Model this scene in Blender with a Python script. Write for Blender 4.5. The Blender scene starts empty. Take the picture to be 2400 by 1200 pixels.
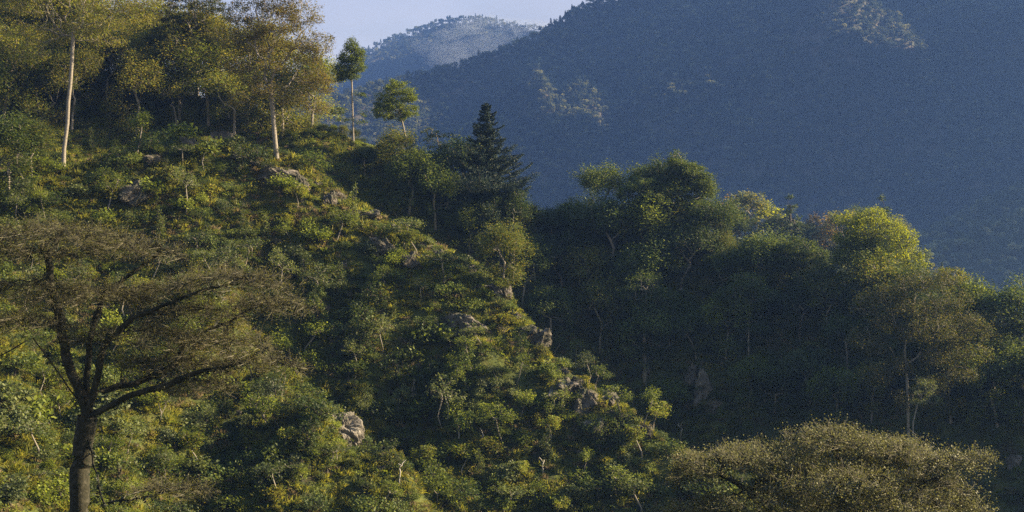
import bpy, math, random
import numpy as np
from mathutils import Vector
R = math.radians
C = bpy.context.scene.collection
SC = bpy.context.scene

# ------------------------------------------------------------------ camera
FOV = 36.0
F = 1200 / math.tan(R(FOV / 2))          # focal length in photo pixels
cd = bpy.data.cameras.new('camera'); cam = bpy.data.objects.new('camera', cd); C.objects.link(cam)
cd.sensor_width = 36; cd.lens = 18 / math.tan(R(FOV / 2)); cd.clip_start = 0.5; cd.clip_end = 20000
cam.location = (0, 0, 0); cam.rotation_euler = (R(90), 0, 0)
SC.camera = cam
# ------------------------------------------------------------------ light
SUN_EL, SUN_AZ = 24.0, 4.0              # azimuth measured from +X towards +Y
w = bpy.data.worlds.new('World'); SC.world = w; w.use_nodes = True
nt = w.node_tree; nt.nodes.clear()
sky = nt.nodes.new('ShaderNodeTexSky'); sky.sky_type = 'NISHITA'; sky.sun_disc = False
sky.sun_elevation = R(SUN_EL); sky.sun_rotation = R(90 - SUN_AZ)
sky.air_density = 1.0; sky.dust_density = 1.6; sky.ozone_density = 1.6
bg = nt.nodes.new('ShaderNodeBackground'); bg.inputs[1].default_value = 0.031
wo = nt.nodes.new('ShaderNodeOutputWorld')
# pinkish glow added low in the sky to brighten it, mottled by noise
tcw = nt.nodes.new('ShaderNodeTexCoord'); sx = nt.nodes.new('ShaderNodeSeparateXYZ'); nt.links.new(tcw.outputs['Generated'], sx.inputs[0])
mr = nt.nodes.new('ShaderNodeMapRange'); mr.interpolation_type = 'SMOOTHSTEP'
for k_, v_ in zip(('From Min', 'From Max', 'To Min', 'To Max'), (.12, .42, 1, 0)): mr.inputs[k_].default_value = v_
nt.links.new(sx.outputs['Z'], mr.inputs[0])
nz = nt.nodes.new('ShaderNodeTexNoise'); nz.inputs['Scale'].default_value = 5; nz.inputs['Detail'].default_value = 4
mp = nt.nodes.new('ShaderNodeMapping'); mp.inputs['Scale'].default_value = (1, 1, 3.5); nt.links.new(tcw.outputs['Generated'], mp.inputs[0]); nt.links.new(mp.outputs[0], nz.inputs['Vector'])
mu = nt.nodes.new('ShaderNodeMath'); mu.operation = 'MULTIPLY'; nt.links.new(mr.outputs[0], mu.inputs[0])
mr2 = nt.nodes.new('ShaderNodeMapRange'); mr2.inputs['From Min'].default_value = .3; mr2.inputs['From Max'].default_value = .7; mr2.inputs['To Min'].default_value = .7; mr2.inputs['To Max'].default_value = 1.25
nt.links.new(nz.outputs['Fac'], mr2.inputs[0]); nt.links.new(mr2.outputs[0], mu.inputs[1])
bg2 = nt.nodes.new('ShaderNodeBackground'); bg2.inputs[0].default_value = (.125, .09, .08, 1); nt.links.new(mu.outputs[0], bg2.inputs[1])
ad = nt.nodes.new('ShaderNodeAddShader'); nt.links.new(sky.outputs[0], bg.inputs[0]); nt.links.new(bg.outputs[0], ad.inputs[0]); nt.links.new(bg2.outputs[0], ad.inputs[1])
nt.links.new(ad.outputs[0], wo.inputs[0])
sd = bpy.data.lights.new('sun', 'SUN'); sd.energy = 5.0; sd.angle = R(0.5); sd.color = (1.0, 0.80, 0.52)
sun = bpy.data.objects.new('sun', sd); C.objects.link(sun)
sv = Vector((math.cos(R(SUN_EL)) * math.cos(R(SUN_AZ)), math.cos(R(SUN_EL)) * math.sin(R(SUN_AZ)), math.sin(R(SUN_EL))))
sun.rotation_euler = sv.to_track_quat('Z', 'Y').to_euler(); sun.location = sv * 300
SC.view_settings.view_transform = 'Standard'; SC.view_settings.look = 'None'
SC.view_settings.exposure = 2.45; SC.view_settings.gamma = 1
SC.render.engine = 'CYCLES'
cy = SC.cycles
cy.max_bounces = 4; cy.diffuse_bounces = 2; cy.glossy_bounces = 1; cy.transmission_bounces = 2
cy.volume_bounces = 0; cy.transparent_max_bounces = 4
cy.use_denoising = False; cy.use_adaptive_sampling = False; cy.sample_clamp_indirect = 3; cy.caustics_reflective = False; cy.caustics_refractive = False

# ------------------------------------------------------------------ helpers
def noise2(x, y, seed=0):
    x = np.asarray(x, float); y = np.asarray(y, float)
    xi = np.floor(x).astype(np.int64); yi = np.floor(y).astype(np.int64)
    fx = x - xi; fy = y - yi
    fx = fx * fx * (3 - 2 * fx); fy = fy * fy * (3 - 2 * fy)
    def h(a, b):
        n = (a * 374761393 + b * 668265263 + seed * 1442695041) & 0x7fffffff
        n = ((n ^ (n >> 13)) * 1274126177) & 0x7fffffff
        return ((n ^ (n >> 16)) & 0xffff) / 65535.0
    return (h(xi, yi) * (1 - fx) + h(xi + 1, yi) * fx) * (1 - fy) + (h(xi, yi + 1) * (1 - fx) + h(xi + 1, yi + 1) * fx) * fy
def fbm(x, y, seed=0, oc=4):
    s = 0; a = .5; t = 0
    for k in range(oc):
        s = s + a * noise2(x * 2 ** k + 17.3 * k, y * 2 ** k - 9.1 * k, seed + k); t += a; a *= .5
    return s / t * 2 - 1
def P3(px, py, Y):
    return ((px - 1200) / F * Y, Y, (600 - py) / F * Y)
def ridge(pts):
    """crest polyline: (px, py, depth, front slope, back slope)"""
    q = []
    for (px, py, Y, sf, sb) in pts:
        a = P3(px, py, Y); q.append((a[0], a[1], a[2], sf, sb))
    return np.array(q)
def ridge_z(R_, x, y, steep=0.0, L=20.0, K=10.0):
    """height below a crest line; each stretch of crest counts by how near it is"""
    D = []; Z = []
    for a, b in zip(R_[:-1], R_[1:]):
        dx, dy = b[0] - a[0], b[1] - a[1]; l2 = dx * dx + dy * dy
        t = np.clip(((x - a[0]) * dx + (y - a[1]) * dy) / l2, 0, 1)
        ex = x - a[0] - t * dx; ey = y - a[1] - t * dy
        d = np.sqrt(ex * ex + ey * ey)
        side = (dx * ey - dy * ex) / math.sqrt(l2) / np.maximum(d, 1e-6)   # >0 behind the crest
        f = np.clip(side * 1.5 + .5, 0, 1)
        sf = a[3] + t * (b[3] - a[3]); sb = a[4] + t * (b[4] - a[4])
        D.append(d); Z.append(a[2] + t * (b[2] - a[2]) - (sf * (1 - f) + sb * f) * d - (1 - f * .3) * steep * L * (1 - np.exp(-(d / L) ** 1.9)))
    D = np.array(D); Z = np.array(Z); dm = D.min(0)
    w = np.exp(-(D - dm) / (K * np.clip(dm / 25, .04, 1)))
    return (Z * w).sum(0) / w.sum(0), dm

RA = ridge([(-900, 430, 190, .2, .3), (-200, 420, 200, .2, .3), (150, 400, 205, .24, .3), (430, 320, 214, .26, .3), (690, 368, 215, .26, .5), (830, 468, 212, .3, .9),
            (1000, 565, 208, .3, 1.0), (1130, 635, 205, .3, 1.1), (1220, 740, 200, .3, 1.1), (1300, 850, 196, .3, 1.1), (1420, 930, 192, .3, 1.1),
            (1560, 1030, 188, .3, 1.0), (1700, 1105, 184, .3, 1.0), (1900, 1280, 176, .3, 1.0), (2150, 1500, 165, .3, .8)])
RB = ridge([(-1200, 40, 310, .2, .5), (-300, 90, 300, .22, .5), (0, 150, 290, .25, .5), (400, 215, 280, .27, .5), (760, 310, 265, .45, .6), (960, 372, 262, .9, .6), (1100, 440, 262, 1.15, .6),
            (1300, 510, 265, 1.25, .6), (1500, 520, 262, 1.3, .6), (1800, 640, 250, 1.3, .6), (2000, 690, 240, 1.3, .6), (2200, 790, 230, 1.2, .6),
            (2400, 860, 222, 1.2, .6), (2650, 800, 216, 1.2, .6), (2950, 560, 210, 1.2, .6), (3400, 420, 205, 1.2, .6)])  # last points rise out of view, shaped to shade the lower ridge
def smax(a, b, k=3.0):
    h = np.clip(.5 + .5 * (a - b) / k, 0, 1)
    return b + (a - b) * h + k * h * (1 - h)
def H(x, y):
    x = np.asarray(x, float); y = np.asarray(y, float)
    za, da = ridge_z(RA, x, y, .95, 14.0)
    zb, db = ridge_z(RB, x, y)
    n = fbm(x / 20, y / 24, 3, 4) * 6.0 + (1 - np.abs(fbm(x / 10 + 5, y / 15, 11, 3)) * 2) * 2.4 + fbm(x / 3.6, y / 4.5, 13, 3) * 1.7
    fade = np.clip(da / 14, .22, 1)
    # a rib running down the face of the spur, with the hollow beneath it
    rx = x + 14 + (210 - y) * .25
    rib = 4.6 * np.exp(-(rx / 4.5) ** 2) * np.clip((y - 150) / 30, 0, 1) * np.clip((206 - y) / 8, 0, 1)
    rx2 = x + 36 + (210 - y) * .1
    rib += 4.0 * np.exp(-(rx2 / 5) ** 2) * np.clip((y - 145) / 30, 0, 1) * np.clip((200 - y) / 10, 0, 1)
    rib = rib - 6.0 * np.exp(-((x + 18) / 9) ** 2 - ((y - 189) / 7) ** 2) + 4.5 * np.exp(-((x + 15) / 7) ** 2 - ((y - 174) / 4) ** 2) + 3.0 * np.exp(-((x + 4) / 4) ** 2 - ((y - 192) / 4) ** 2)
    rib = rib - 5.0 * np.exp(-((x + 56) / 12) ** 2 - ((y - 193) / 7) ** 2) - 5.0 * np.exp(-((x + 40) / 11) ** 2 - ((y - 196) / 7) ** 2) - 4.0 * np.exp(-((x - 2) / 6) ** 2 - ((y - 172) / 6) ** 2) + 2.5 * np.exp(-((x + 28) / 5) ** 2 - ((y - 182) / 5) ** 2)
    za = za + n * fade + rib
    zb = zb + (fbm(x / 18, y / 18, 8, 4) * 3.5) * np.clip(db / 14, .1, 1)
    fl = -48 + fbm(x / 60, y / 60, 21, 3) * 3
    fore = -1.8 - .225 * np.maximum(y, 0) + np.minimum(y, 0) * .02 + fbm(x / 15, y / 15, 31, 3) * 1.0 * np.clip(y / 30, 0, 1)
    fore = fore - np.maximum(y - 120, 0) * .5
    far = -48 - np.maximum(y - 300, 0) * .12
    z = smax(smax(za, zb), np.minimum(fl, far))
    return smax(z, fore)
def hz(x, y): return float(H(np.array([x]), np.array([y]))[0])
_YS = np.concatenate([np.arange(45, 330, .4)])
def hit(px, py, y0=45.0):
    """where the line of sight through a photo pixel meets the hill"""
    Y = _YS[_YS >= y0]; x = (px - 1200) / F * Y; z = (600 - py) / F * Y
    g = H(x, Y) > z
    i = int(np.argmax(g)) if g.any() else len(Y) - 1
    return float(x[i]), float(Y[i]), hz(x[i], Y[i])

def tag(o, label=None, cat=None, group=None, kind=None):
    if label: o['label'] = label
    if cat: o['category'] = cat
    if group: o['group'] = group
    if kind: o['kind'] = kind
    return o
def mesh_from(name, parts, mats, smooth=()):
    """parts: list of (verts Nx3, quads Mx4, material index)"""
    me = bpy.data.meshes.new(name)
    V = []; Q = []; M = []; S = []; o = 0
    for v, q, mi in parts:
        if len(q) == 0: continue
        V.append(np.asarray(v, np.float32)); Q.append(np.asarray(q, np.int64) + o); M.append(np.full(len(q), mi, np.int32)); S.append(np.full(len(q), mi in smooth, bool)); o += len(v)
    V = np.concatenate(V); Q = np.concatenate(Q).astype(np.int32); M = np.concatenate(M); S = np.concatenate(S)
    me.vertices.add(len(V)); me.vertices.foreach_set('co', V.ravel())
    me.loops.add(len(Q) * 4); me.loops.foreach_set('vertex_index', Q.ravel())
    me.polygons.add(len(Q)); me.polygons.foreach_set('loop_start', np.arange(0, len(Q) * 4, 4, dtype=np.int32))
    me.polygons.foreach_set('loop_total', np.full(len(Q), 4, np.int32))
    me.polygons.foreach_set('material_index', M)
    me.polygons.foreach_set('use_smooth', S)
    for m in mats: me.materials.append(m)
    me.update(calc_edges=True)
    return me
def obj(name, me, parent=None):
    o = bpy.data.objects.new(name, me); C.objects.link(o); o.parent = parent
    return o
def grid_sheet(name, x0, x1, y0, y1, step, fn, mat, kind_label=None):
    xs = np.arange(x0, x1 + step * .5, step); ys = np.arange(y0, y1 + step * .5, step)
    X, Y = np.meshgrid(xs, ys); Z = fn(X.ravel(), Y.ravel())
    V = np.stack([X.ravel(), Y.ravel(), Z], 1)
    nx = len(xs); i = (np.arange(len(ys) - 1)[:, None] * nx + np.arange(nx - 1)[None]).ravel()
    Q = np.stack([i, i + 1, i + 1 + nx, i + nx], 1)
    o = obj(name, mesh_from(name, [(V, Q, 0)], [mat], smooth=(0,)))
    o['kind'] = 'structure'
    return o

# ------------------------------------------------------------------ materials
def newmat(name):
    m = bpy.data.materials.new(name); m.use_nodes = True; t = m.node_tree
    b = t.nodes['Principled BSDF']
    return m, t, b
def ramp(t, src, stops):
    r = t.nodes.new('ShaderNodeValToRGB'); e = r.color_ramp.elements
    while len(e) < len(stops): e.new(.5)
    for k, (p, c) in enumerate(stops):
        e[k].position = p; e[k].color = (*c, 1)
    t.links.new(src, r.inputs[0]); return r.outputs[0]
def tnoise(t, scale, detail=4, src='Object', rough=.55):
    tc = t.nodes.new('ShaderNodeTexCoord'); n = t.nodes.new('ShaderNodeTexNoise')
    n.inputs['Scale'].default_value = scale; n.inputs['Detail'].default_value = detail; n.inputs['Roughness'].default_value = rough
    if src == 'World':
        g = t.nodes.new('ShaderNodeNewGeometry'); t.links.new(g.outputs['Position'], n.inputs['Vector'])
    else: t.links.new(tc.outputs[src], n.inputs['Vector'])
    return n.outputs['Fac']
def leaf_mat(name, c1, c2, c3, transl=.38, rough=.55, vary=.5, spec=.25):
    m, t, b = newmat(name)
    g = t.nodes.new('ShaderNodeNewGeometry'); oi = t.nodes.new('ShaderNodeObjectInfo')
    a = t.nodes.new('ShaderNodeMath'); a.operation = 'MULTIPLY_ADD'; a.inputs[1].default_value = .62; t.links.new(g.outputs['Random Per Island'], a.inputs[0])
    b2 = t.nodes.new('ShaderNodeMath'); b2.operation = 'MULTIPLY'; b2.inputs[1].default_value = .38; t.links.new(oi.outputs['Random'], b2.inputs[0])
    t.links.new(b2.outputs[0], a.inputs[2])
    col = ramp(t, a.outputs[0], [(.08, c1), (.5, c2), (.95, c3)])
    hs = t.nodes.new('ShaderNodeHueSaturation'); t.links.new(col, hs.inputs['Color'])
    mv = t.nodes.new('ShaderNodeMapRange'); mv.inputs['To Min'].default_value = 1 - vary * .5; mv.inputs['To Max'].default_value = 1 + vary * .6
    t.links.new(oi.outputs['Random'], mv.inputs[0]); t.links.new(mv.outputs[0], hs.inputs['Value'])
    t.links.new(hs.outputs[0], b.inputs['Base Color']); b.inputs['Roughness'].default_value = rough
    b.inputs['Specular IOR Level'].default_value = spec
    tr = t.nodes.new('ShaderNodeBsdfTranslucent')
    h2 = t.nodes.new('ShaderNodeHueSaturation'); h2.inputs['Saturation'].default_value = 1.05; h2.inputs['Value'].default_value = 1.5; h2.inputs['Hue'].default_value = .495
    t.links.new(hs.outputs[0], h2.inputs['Color']); t.links.new(h2.outputs[0], tr.inputs[0])
    mx = t.nodes.new('ShaderNodeMixShader'); mx.inputs[0].default_value = transl
    t.links.new(b.outputs[0], mx.inputs[1]); t.links.new(tr.outputs[0], mx.inputs[2])
    t.links.new(mx.outputs[0], t.nodes['Material Output'].inputs['Surface'])
    return m
def solid_mat(name, c1, c2, scale=3, rough=.85, bump=.3, c3=None, src='Object', bd=.05):
    m, t, b = newmat(name)
    f = tnoise(t, scale, 6, src)
    st = [(.3, c1), (.7, c2)] if c3 is None else [(.3, c1), (.52, c2), (.7, c3)]
    t.links.new(ramp(t, f, st), b.inputs['Base Color']); b.inputs['Roughness'].default_value = rough
    b.inputs['Specular IOR Level'].default_value = .2
    bu = t.nodes.new('ShaderNodeBump'); bu.inputs['Strength'].default_value = bump; bu.inputs['Distance'].default_value = bd
    t.links.new(tnoise(t, scale * 2.3, 8, src), bu.inputs['Height']); t.links.new(bu.outputs[0], b.inputs['Normal'])
    return m
M = {}
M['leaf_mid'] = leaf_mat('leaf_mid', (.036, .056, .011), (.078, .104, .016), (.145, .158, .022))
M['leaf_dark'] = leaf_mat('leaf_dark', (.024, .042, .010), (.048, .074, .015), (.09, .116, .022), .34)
M['leaf_gray'] = leaf_mat('leaf_gray', (.055, .075, .03), (.085, .102, .038), (.13, .142, .05), .3)
M['leaf_lime'] = leaf_mat('leaf_lime', (.085, .115, .014), (.145, .18, .02), (.215, .24, .03), .45)
M['leaf_yellow'] = leaf_mat('leaf_yellow', (.17, .20, .014), (.27, .29, .02), (.38, .37, .03), .6)
M['leaf_olive'] = leaf_mat('leaf_olive', (.075, .078, .012), (.14, .13, .018), (.24, .205, .026), .42)
M['leaf_rust'] = leaf_mat('leaf_rust', (.08, .055, .018), (.13, .09, .024), (.20, .14, .03), .4)
M['leaf_pine'] = leaf_mat('leaf_pine', (.007, .013, .007), (.011, .02, .010), (.018, .03, .012), .08)
M['twig'] = leaf_mat('twig', (.072, .066, .036), (.115, .104, .056), (.19, .172, .095), .1)
M['grass'] = leaf_mat('grass', (.065, .09, .014), (.14, .15, .018), (.26, .23, .04), .45)
M['dry'] = leaf_mat('dry', (.11, .085, .04), (.17, .13, .06), (.24, .19, .10), .35)
M['leaf_soft'] = leaf_mat('leaf_soft', (.085, .09, .026), (.105, .108, .032), (.135, .132, .042), .35)
M['far_leaf'] = leaf_mat('far_leaf', (.04, .06, .034), (.065, .09, .046), (.12, .13, .06), .25)
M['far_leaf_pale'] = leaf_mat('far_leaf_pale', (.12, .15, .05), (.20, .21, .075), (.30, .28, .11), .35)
M['bark_pale'] = solid_mat('bark_pale', (.12, .105, .082), (.22, .195, .155), 2.5, c3=(.085, .08, .055))
M['bark_dark'] = solid_mat('bark_dark', (.030, .026, .018), (.075, .062, .045), 4, bump=.6)
M['bark_moss'] = solid_mat('bark_moss', (.012, .012, .007), (.026, .025, .014), 5, c3=(.06, .055, .038), bump=.8)
M['bark_white'] = solid_mat('bark_white', (.22, .20, .17), (.36, .33, .28), 3, c3=(.15, .14, .11))
M['rock'] = solid_mat('rock', (.03, .038, .018), (.085, .075, .055), 1.6, c3=(.17, .15, .125), bump=.9, bd=.25)
M['rock_pale'] = solid_mat('rock_pale', (.05, .05, .035), (.14, .125, .10), .9, c3=(.28, .26, .22), bump=.9, bd=.3)
def ground_mat():
    m, t, b = newmat('hillside_soil_and_grass')
    f = tnoise(t, .35, 8, 'World', .65)
    t.links.new(ramp(t, f, [(.34, (.05, .038, .024)), (.46, (.045, .055, .018)), (.56, (.07, .085, .02)), (.68, (.12, .11, .035))]), b.inputs['Base Color'])
    b.inputs['Roughness'].default_value = .95; b.inputs['Specular IOR Level'].default_value = .1
    bu = t.nodes.new('ShaderNodeBump'); bu.inputs['Strength'].default_value = 1; bu.inputs['Distance'].default_value = .4
    t.links.new(tnoise(t, 1.6, 8, 'World', .7), bu.inputs['Height']); t.links.new(bu.outputs[0], b.inputs['Normal'])
    return m
M['ground'] = ground_mat()
M['far_ground'] = solid_mat('far_ground', (.03, .04, .02), (.06, .06, .03), .02, src='World', c3=(.10, .085, .06), bump=.5, bd=3)

# ------------------------------------------------------------------ terrain
grid_sheet('hillside', -150, 230, 20, 420, 1.0, H, M['ground'])
def Hn(x, y): return H(x, y) - .02
RD = ridge([(-300, 560, 1300, .5, .5), (300, 400, 1400, .55, .5), (640, 290, 1500, .6, .5), (790, 238, 1600, .62, .5), (900, 205, 1650, .65, .5), (1040, 165, 1700, .65, .5), (1200, 118, 1750, .66, .5), (1300, 72, 1790, .66, .5),
            (1360, 25, 1820, .66, .5), (1450, 5, 1850, .66, .5), (1650, -90, 1900, .66, .5), (2000, -200, 1980, .66, .5), (2700, -260, 2050, .66, .5)])
def HD(x, y):
    z, d = ridge_z(RD, x, y, K=60.0)
    k = np.clip(d / 120, .05, 1)
    z = z + (fbm(x / 260, y / 340, 41, 5) * 125 + (1 - 2 * np.abs(fbm(x / 130 + 3, y / 420, 45, 3))) * 60) * k
    # the knoll that catches the sun
    kx, ky, kz = P3(1985, 165, 1640)
    z = z + 75 * np.exp(-(((x - kx) / 62) ** 2 + ((y - ky) / 90) ** 2))
    return np.maximum(z, -190)
RS = [(1100, 570, 120), (1090, 610, 760), (1110, 900, 880), (1150, 1300, 900), (1190, 1560, 880), (1200, 1625, 830), (1205, 1672, 470), (1210, 1708, 470), (1220, 1756, 830), (1220, 2000, 880), (1200, 2250, 820), (1180, 2420, 300)]  # unseen ridge added to shade the far mountain; its notch lights the knoll
RS = np.array([(a, b, c, 1.0, .9) for a, b, c in RS])
def HS(x, y):
    z, d = ridge_z(RS, x, y, K=60.0); z = np.minimum(z, (x - 705) * 9 - 199); return np.maximum(z + fbm(x / 160, y / 160, 47, 4) * 40 * np.clip(d / 150, .05, 1), -199)
RE = ridge([(300, 330, 2500, .45, .5), (700, 215, 2650, .5, .5), (860, 122, 2750, .55, .5), (930, 90, 2800, .6, .5), (1050, 52, 2850, .6, .5), (1110, 48, 2850, .6, .5),
            (1200, 62, 2900, .6, .5), (1300, 78, 2900, .6, .5), (1500, 100, 2900, .6, .5)])
def HE(x, y):
    z, d = ridge_z(RE, x, y, K=60.0)
    z = z + (fbm(x / 230, y / 260, 51, 5) * 80) * np.clip(d / 150, .04, 1)
    return np.maximum(z, -195)
RG = ridge([(1250, 640, 400, .6, .6), (1650, 545, 420, .6, .6), (1800, 560, 425, .6, .6), (1950, 560, 430, .6, .6), (2080, 570, 430, .6, .6), (2200, 660, 425, .6, .6), (2400, 800, 415, .6, .6)])
RF = ridge([(1700, 760, 600, .6, .5), (2080, 640, 620, .6, .5), (2200, 600, 640, .6, .5), (2320, 560, 660, .6, .5), (2420, 520, 680, .6, .5), (2700, 470, 700, .5, .5)])
RF2 = ridge([(2000, 640, 850, .5, .5), (2250, 540, 900, .5, .5), (2330, 475, 920, .5, .5), (2420, 445, 940, .5, .5), (2700, 400, 960, .5, .5)])
def HG(x, y):
    z, d = ridge_z(RG, x, y); return np.maximum(z + fbm(x / 30, y / 30, 61, 3) * 5 * np.clip(d / 20, .1, 1), -150)
def HF(x, y):
    z, d = ridge_z(RF, x, y); z2, d2 = ridge_z(RF2, x, y)
    return np.maximum(smax(z + fbm(x / 60, y / 60, 63, 4) * 14 * np.clip(d / 30, .1, 1), z2 + fbm(x / 60, y / 60, 67, 4) * 14 * np.clip(d2 / 30, .1, 1), 8), -188)
KF = 2.2          # size of the far land
def far(fn): return lambda x, y: fn(np.asarray(x) / KF, np.asarray(y) / KF) * KF
HD, HE, HF, HS = far(HD), far(HE), far(HF), far(HS)
grid_sheet('unseen_shade_mountain', 700 * KF, 1330 * KF, 480 * KF, 2500 * KF, 40, HS, M['far_ground'])  # added out of view to keep the sun off the far mountain
grid_sheet('far_mountain', -1150 * KF, 1320 * KF, 900 * KF, 2150 * KF, 22, HD, M['far_ground'])
grid_sheet('distant_mountain', -900 * KF, 500 * KF, 2200 * KF, 3100 * KF, 32, HE, M['far_ground'])
grid_sheet('middle_ridge', 0, 180, 372, 480, 4, HG, M['far_ground'])
grid_sheet('valley_ridge', 60 * KF, 420 * KF, 480 * KF, 1060 * KF, 14, HF, M['far_ground'])
grid_sheet('ground', -1270 * KF, 1340 * KF, -260, 3140 * KF, 60, lambda x, y: -199.5 * KF + 0 * x, M['far_ground'])
# slope the photographer stands on
grid_sheet('near_slope', -150, 230, -240, 20, 4, H, M['ground'])

# ------------------------------------------------------------------ plant building
def unit(v): return v / np.maximum(np.linalg.norm(v, axis=-1, keepdims=True), 1e-9)
def leaves(cent, size, rng, up=.6, aspect=.5, droop=0.0, tang=None):
    n = len(cent)
    nr = rng.normal(size=(n, 3)); nr[:, 2] = np.abs(nr[:, 2]); nr = unit(unit(nr) + np.array([0, 0, up]))
    t = rng.normal(size=(n, 3)) if tang is None else tang + rng.normal(size=(n, 3)) * .3
    t = unit(t - nr * (t * nr).sum(1, keepdims=True)); t[:, 2] -= droop; t = unit(t)
    b = unit(np.cross(nr, t))
    s = (size * rng.uniform(.6, 1.35, n))[:, None]
    v = np.stack([cent - t * s * .5, cent + b * s * aspect * .5 + t * s * .08, cent + t * s * .5, cent - b * s * aspect * .5 + t * s * .08], 1).reshape(-1, 3)
    q = np.arange(n * 4).reshape(-1, 4)
    return v, q
def tubes(a, b, fa, fb, ra, rb, k):
    """frustums from a to b; fa/fb ring directions"""
    def frame(d):
        ref = np.tile(np.array([[.92, .39, .04]]), (len(d), 1))
        u = unit(np.cross(d, ref)); return u, np.cross(d, u)
    ang = np.arange(k) * 2 * np.pi / k; c, s = np.cos(ang), np.sin(ang)
    ua, va = frame(fa); ub, vb = frame(fb)
    A = a[:, None] + ra[:, None, None] * (ua[:, None] * c[None, :, None] + va[:, None] * s[None, :, None])
    B = b[:, None] + rb[:, None, None] * (ub[:, None] * c[None, :, None] + vb[:, None] * s[None, :, None])
    V = np.concatenate([A, B], 1).reshape(-1, 3)
    base = np.arange(len(a))[:, None] * 2 * k; j = np.arange(k)[None]
    Q = np.stack([base + j, base + (j + 1) % k, base + k + (j + 1) % k, base + k + j], 2).reshape(-1, 4)
    return V, Q
def skeleton(trunk, pts, seg, rng, w=.3, jit=.12):
    """trunk: polyline; pts joined one by one to the nearest wood"""
    N = [np.array(trunk[0], float)]; par = [-1]; pl = [0.0]
    for p in trunk[1:]:
        p = np.array(p, float); n = max(1, int(np.linalg.norm(p - N[-1]) / (seg * 1.2)))
        s0 = N[-1].copy()
        for i in range(1, n + 1):
            q = s0 + (p - s0) * i / n
            N.append(q); par.append(len(N) - 2); pl.append(pl[-1] + np.linalg.norm(N[-1] - N[-2]))
    fork = N[-1]
    cap = len(N) + len(pts) * 14 + 50
    A = np.zeros((cap, 3)); A[:len(N)] = N; L = np.zeros(cap); L[:len(N)] = pl; n = len(N); par = par + [0] * (cap - n)
    lo = max(1, int(n * .0))
    tn = n
    zlim = fork[2]
    order = np.argsort(np.linalg.norm(pts - fork, axis=1))
    attach0 = int(tn * .72)
    for k in order:
        p = pts[k]
        d = np.linalg.norm(A[attach0:n] - p, axis=1)
        i = int(np.argmin(d + w * (L[attach0:n] - L[tn - 1]) * .35)) + attach0
        dist = np.linalg.norm(p - A[i]); m = min(12, max(1, int(dist / seg)))
        s0 = A[i].copy(); prev = i
        for j in range(1, m + 1):
            f = j / m
            q = s0 + (p - s0) * f
            if j < m: q = q + rng.normal(size=3) * seg * jit + np.array([0, 0, -1]) * math.sin(f * math.pi) * dist * .06
            if n >= cap: break
            A[n] = q; par[n] = prev; L[n] = L[prev] + np.linalg.norm(q - A[prev]); prev = n; n += 1
    return A[:n].copy(), np.array(par[:n]), tn
def wood(A, par, tn, R0, rmin, rng, e=2.2, flare=1.3):
    n = len(A); w = np.zeros(n); ch = np.zeros(n, int)
    for i in range(n - 1, 0, -1):
        if ch[i] == 0: w[i] = 1
        w[par[i]] += w[i]; ch[par[i]] += 1
    r = (w / max(w[0], 1)) ** (1 / e) * R0
    r = np.maximum(r, rmin)
    H_ = np.clip(A[:tn, 2] / max(A[tn - 1, 2], .1), 0, 1)
    r[:tn] = np.maximum(r[:tn], R0 * (1 - .35 * H_)) * (1 + (flare - 1) * np.exp(-H_ * 9))
    d = np.zeros((n, 3)); d[1:] = unit(A[1:] - A[par[1:]]); d[0] = d[1]
    c = np.arange(1, n); p = par[1:]
    same = np.minimum(r[p], np.where(c < tn, r[p], r[c] * 1.25))
    big = r[c] > R0 * .22
    out = []
    for m, k in ((big, 8), (~big, 3)):
        if m.any(): out.append(tubes(A[p[m]], A[c[m]], d[p[m]], d[c[m]], same[m], r[c][m], k))
    return out, r, ch
def blob_points(blobs, n, rng, shell=.55):
    wt = np.array([b[3] * b[4] * b[5] for b in blobs]) ** .75; wt /= wt.sum()
    idx = rng.choice(len(blobs), n, p=wt); B = np.array([b[:6] for b in blobs])[idx]
    d = unit(rng.normal(size=(n, 3))); r = shell + (1 - shell) * rng.random(n) ** .6; r = r * (1 + .12 * rng.normal(size=n))
    d[:, 2] = np.where((d[:, 2] < -.25), d[:, 2] * .45, d[:, 2])
    return B[:, :3] + d * B[:, 3:6] * r[:, None]
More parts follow.
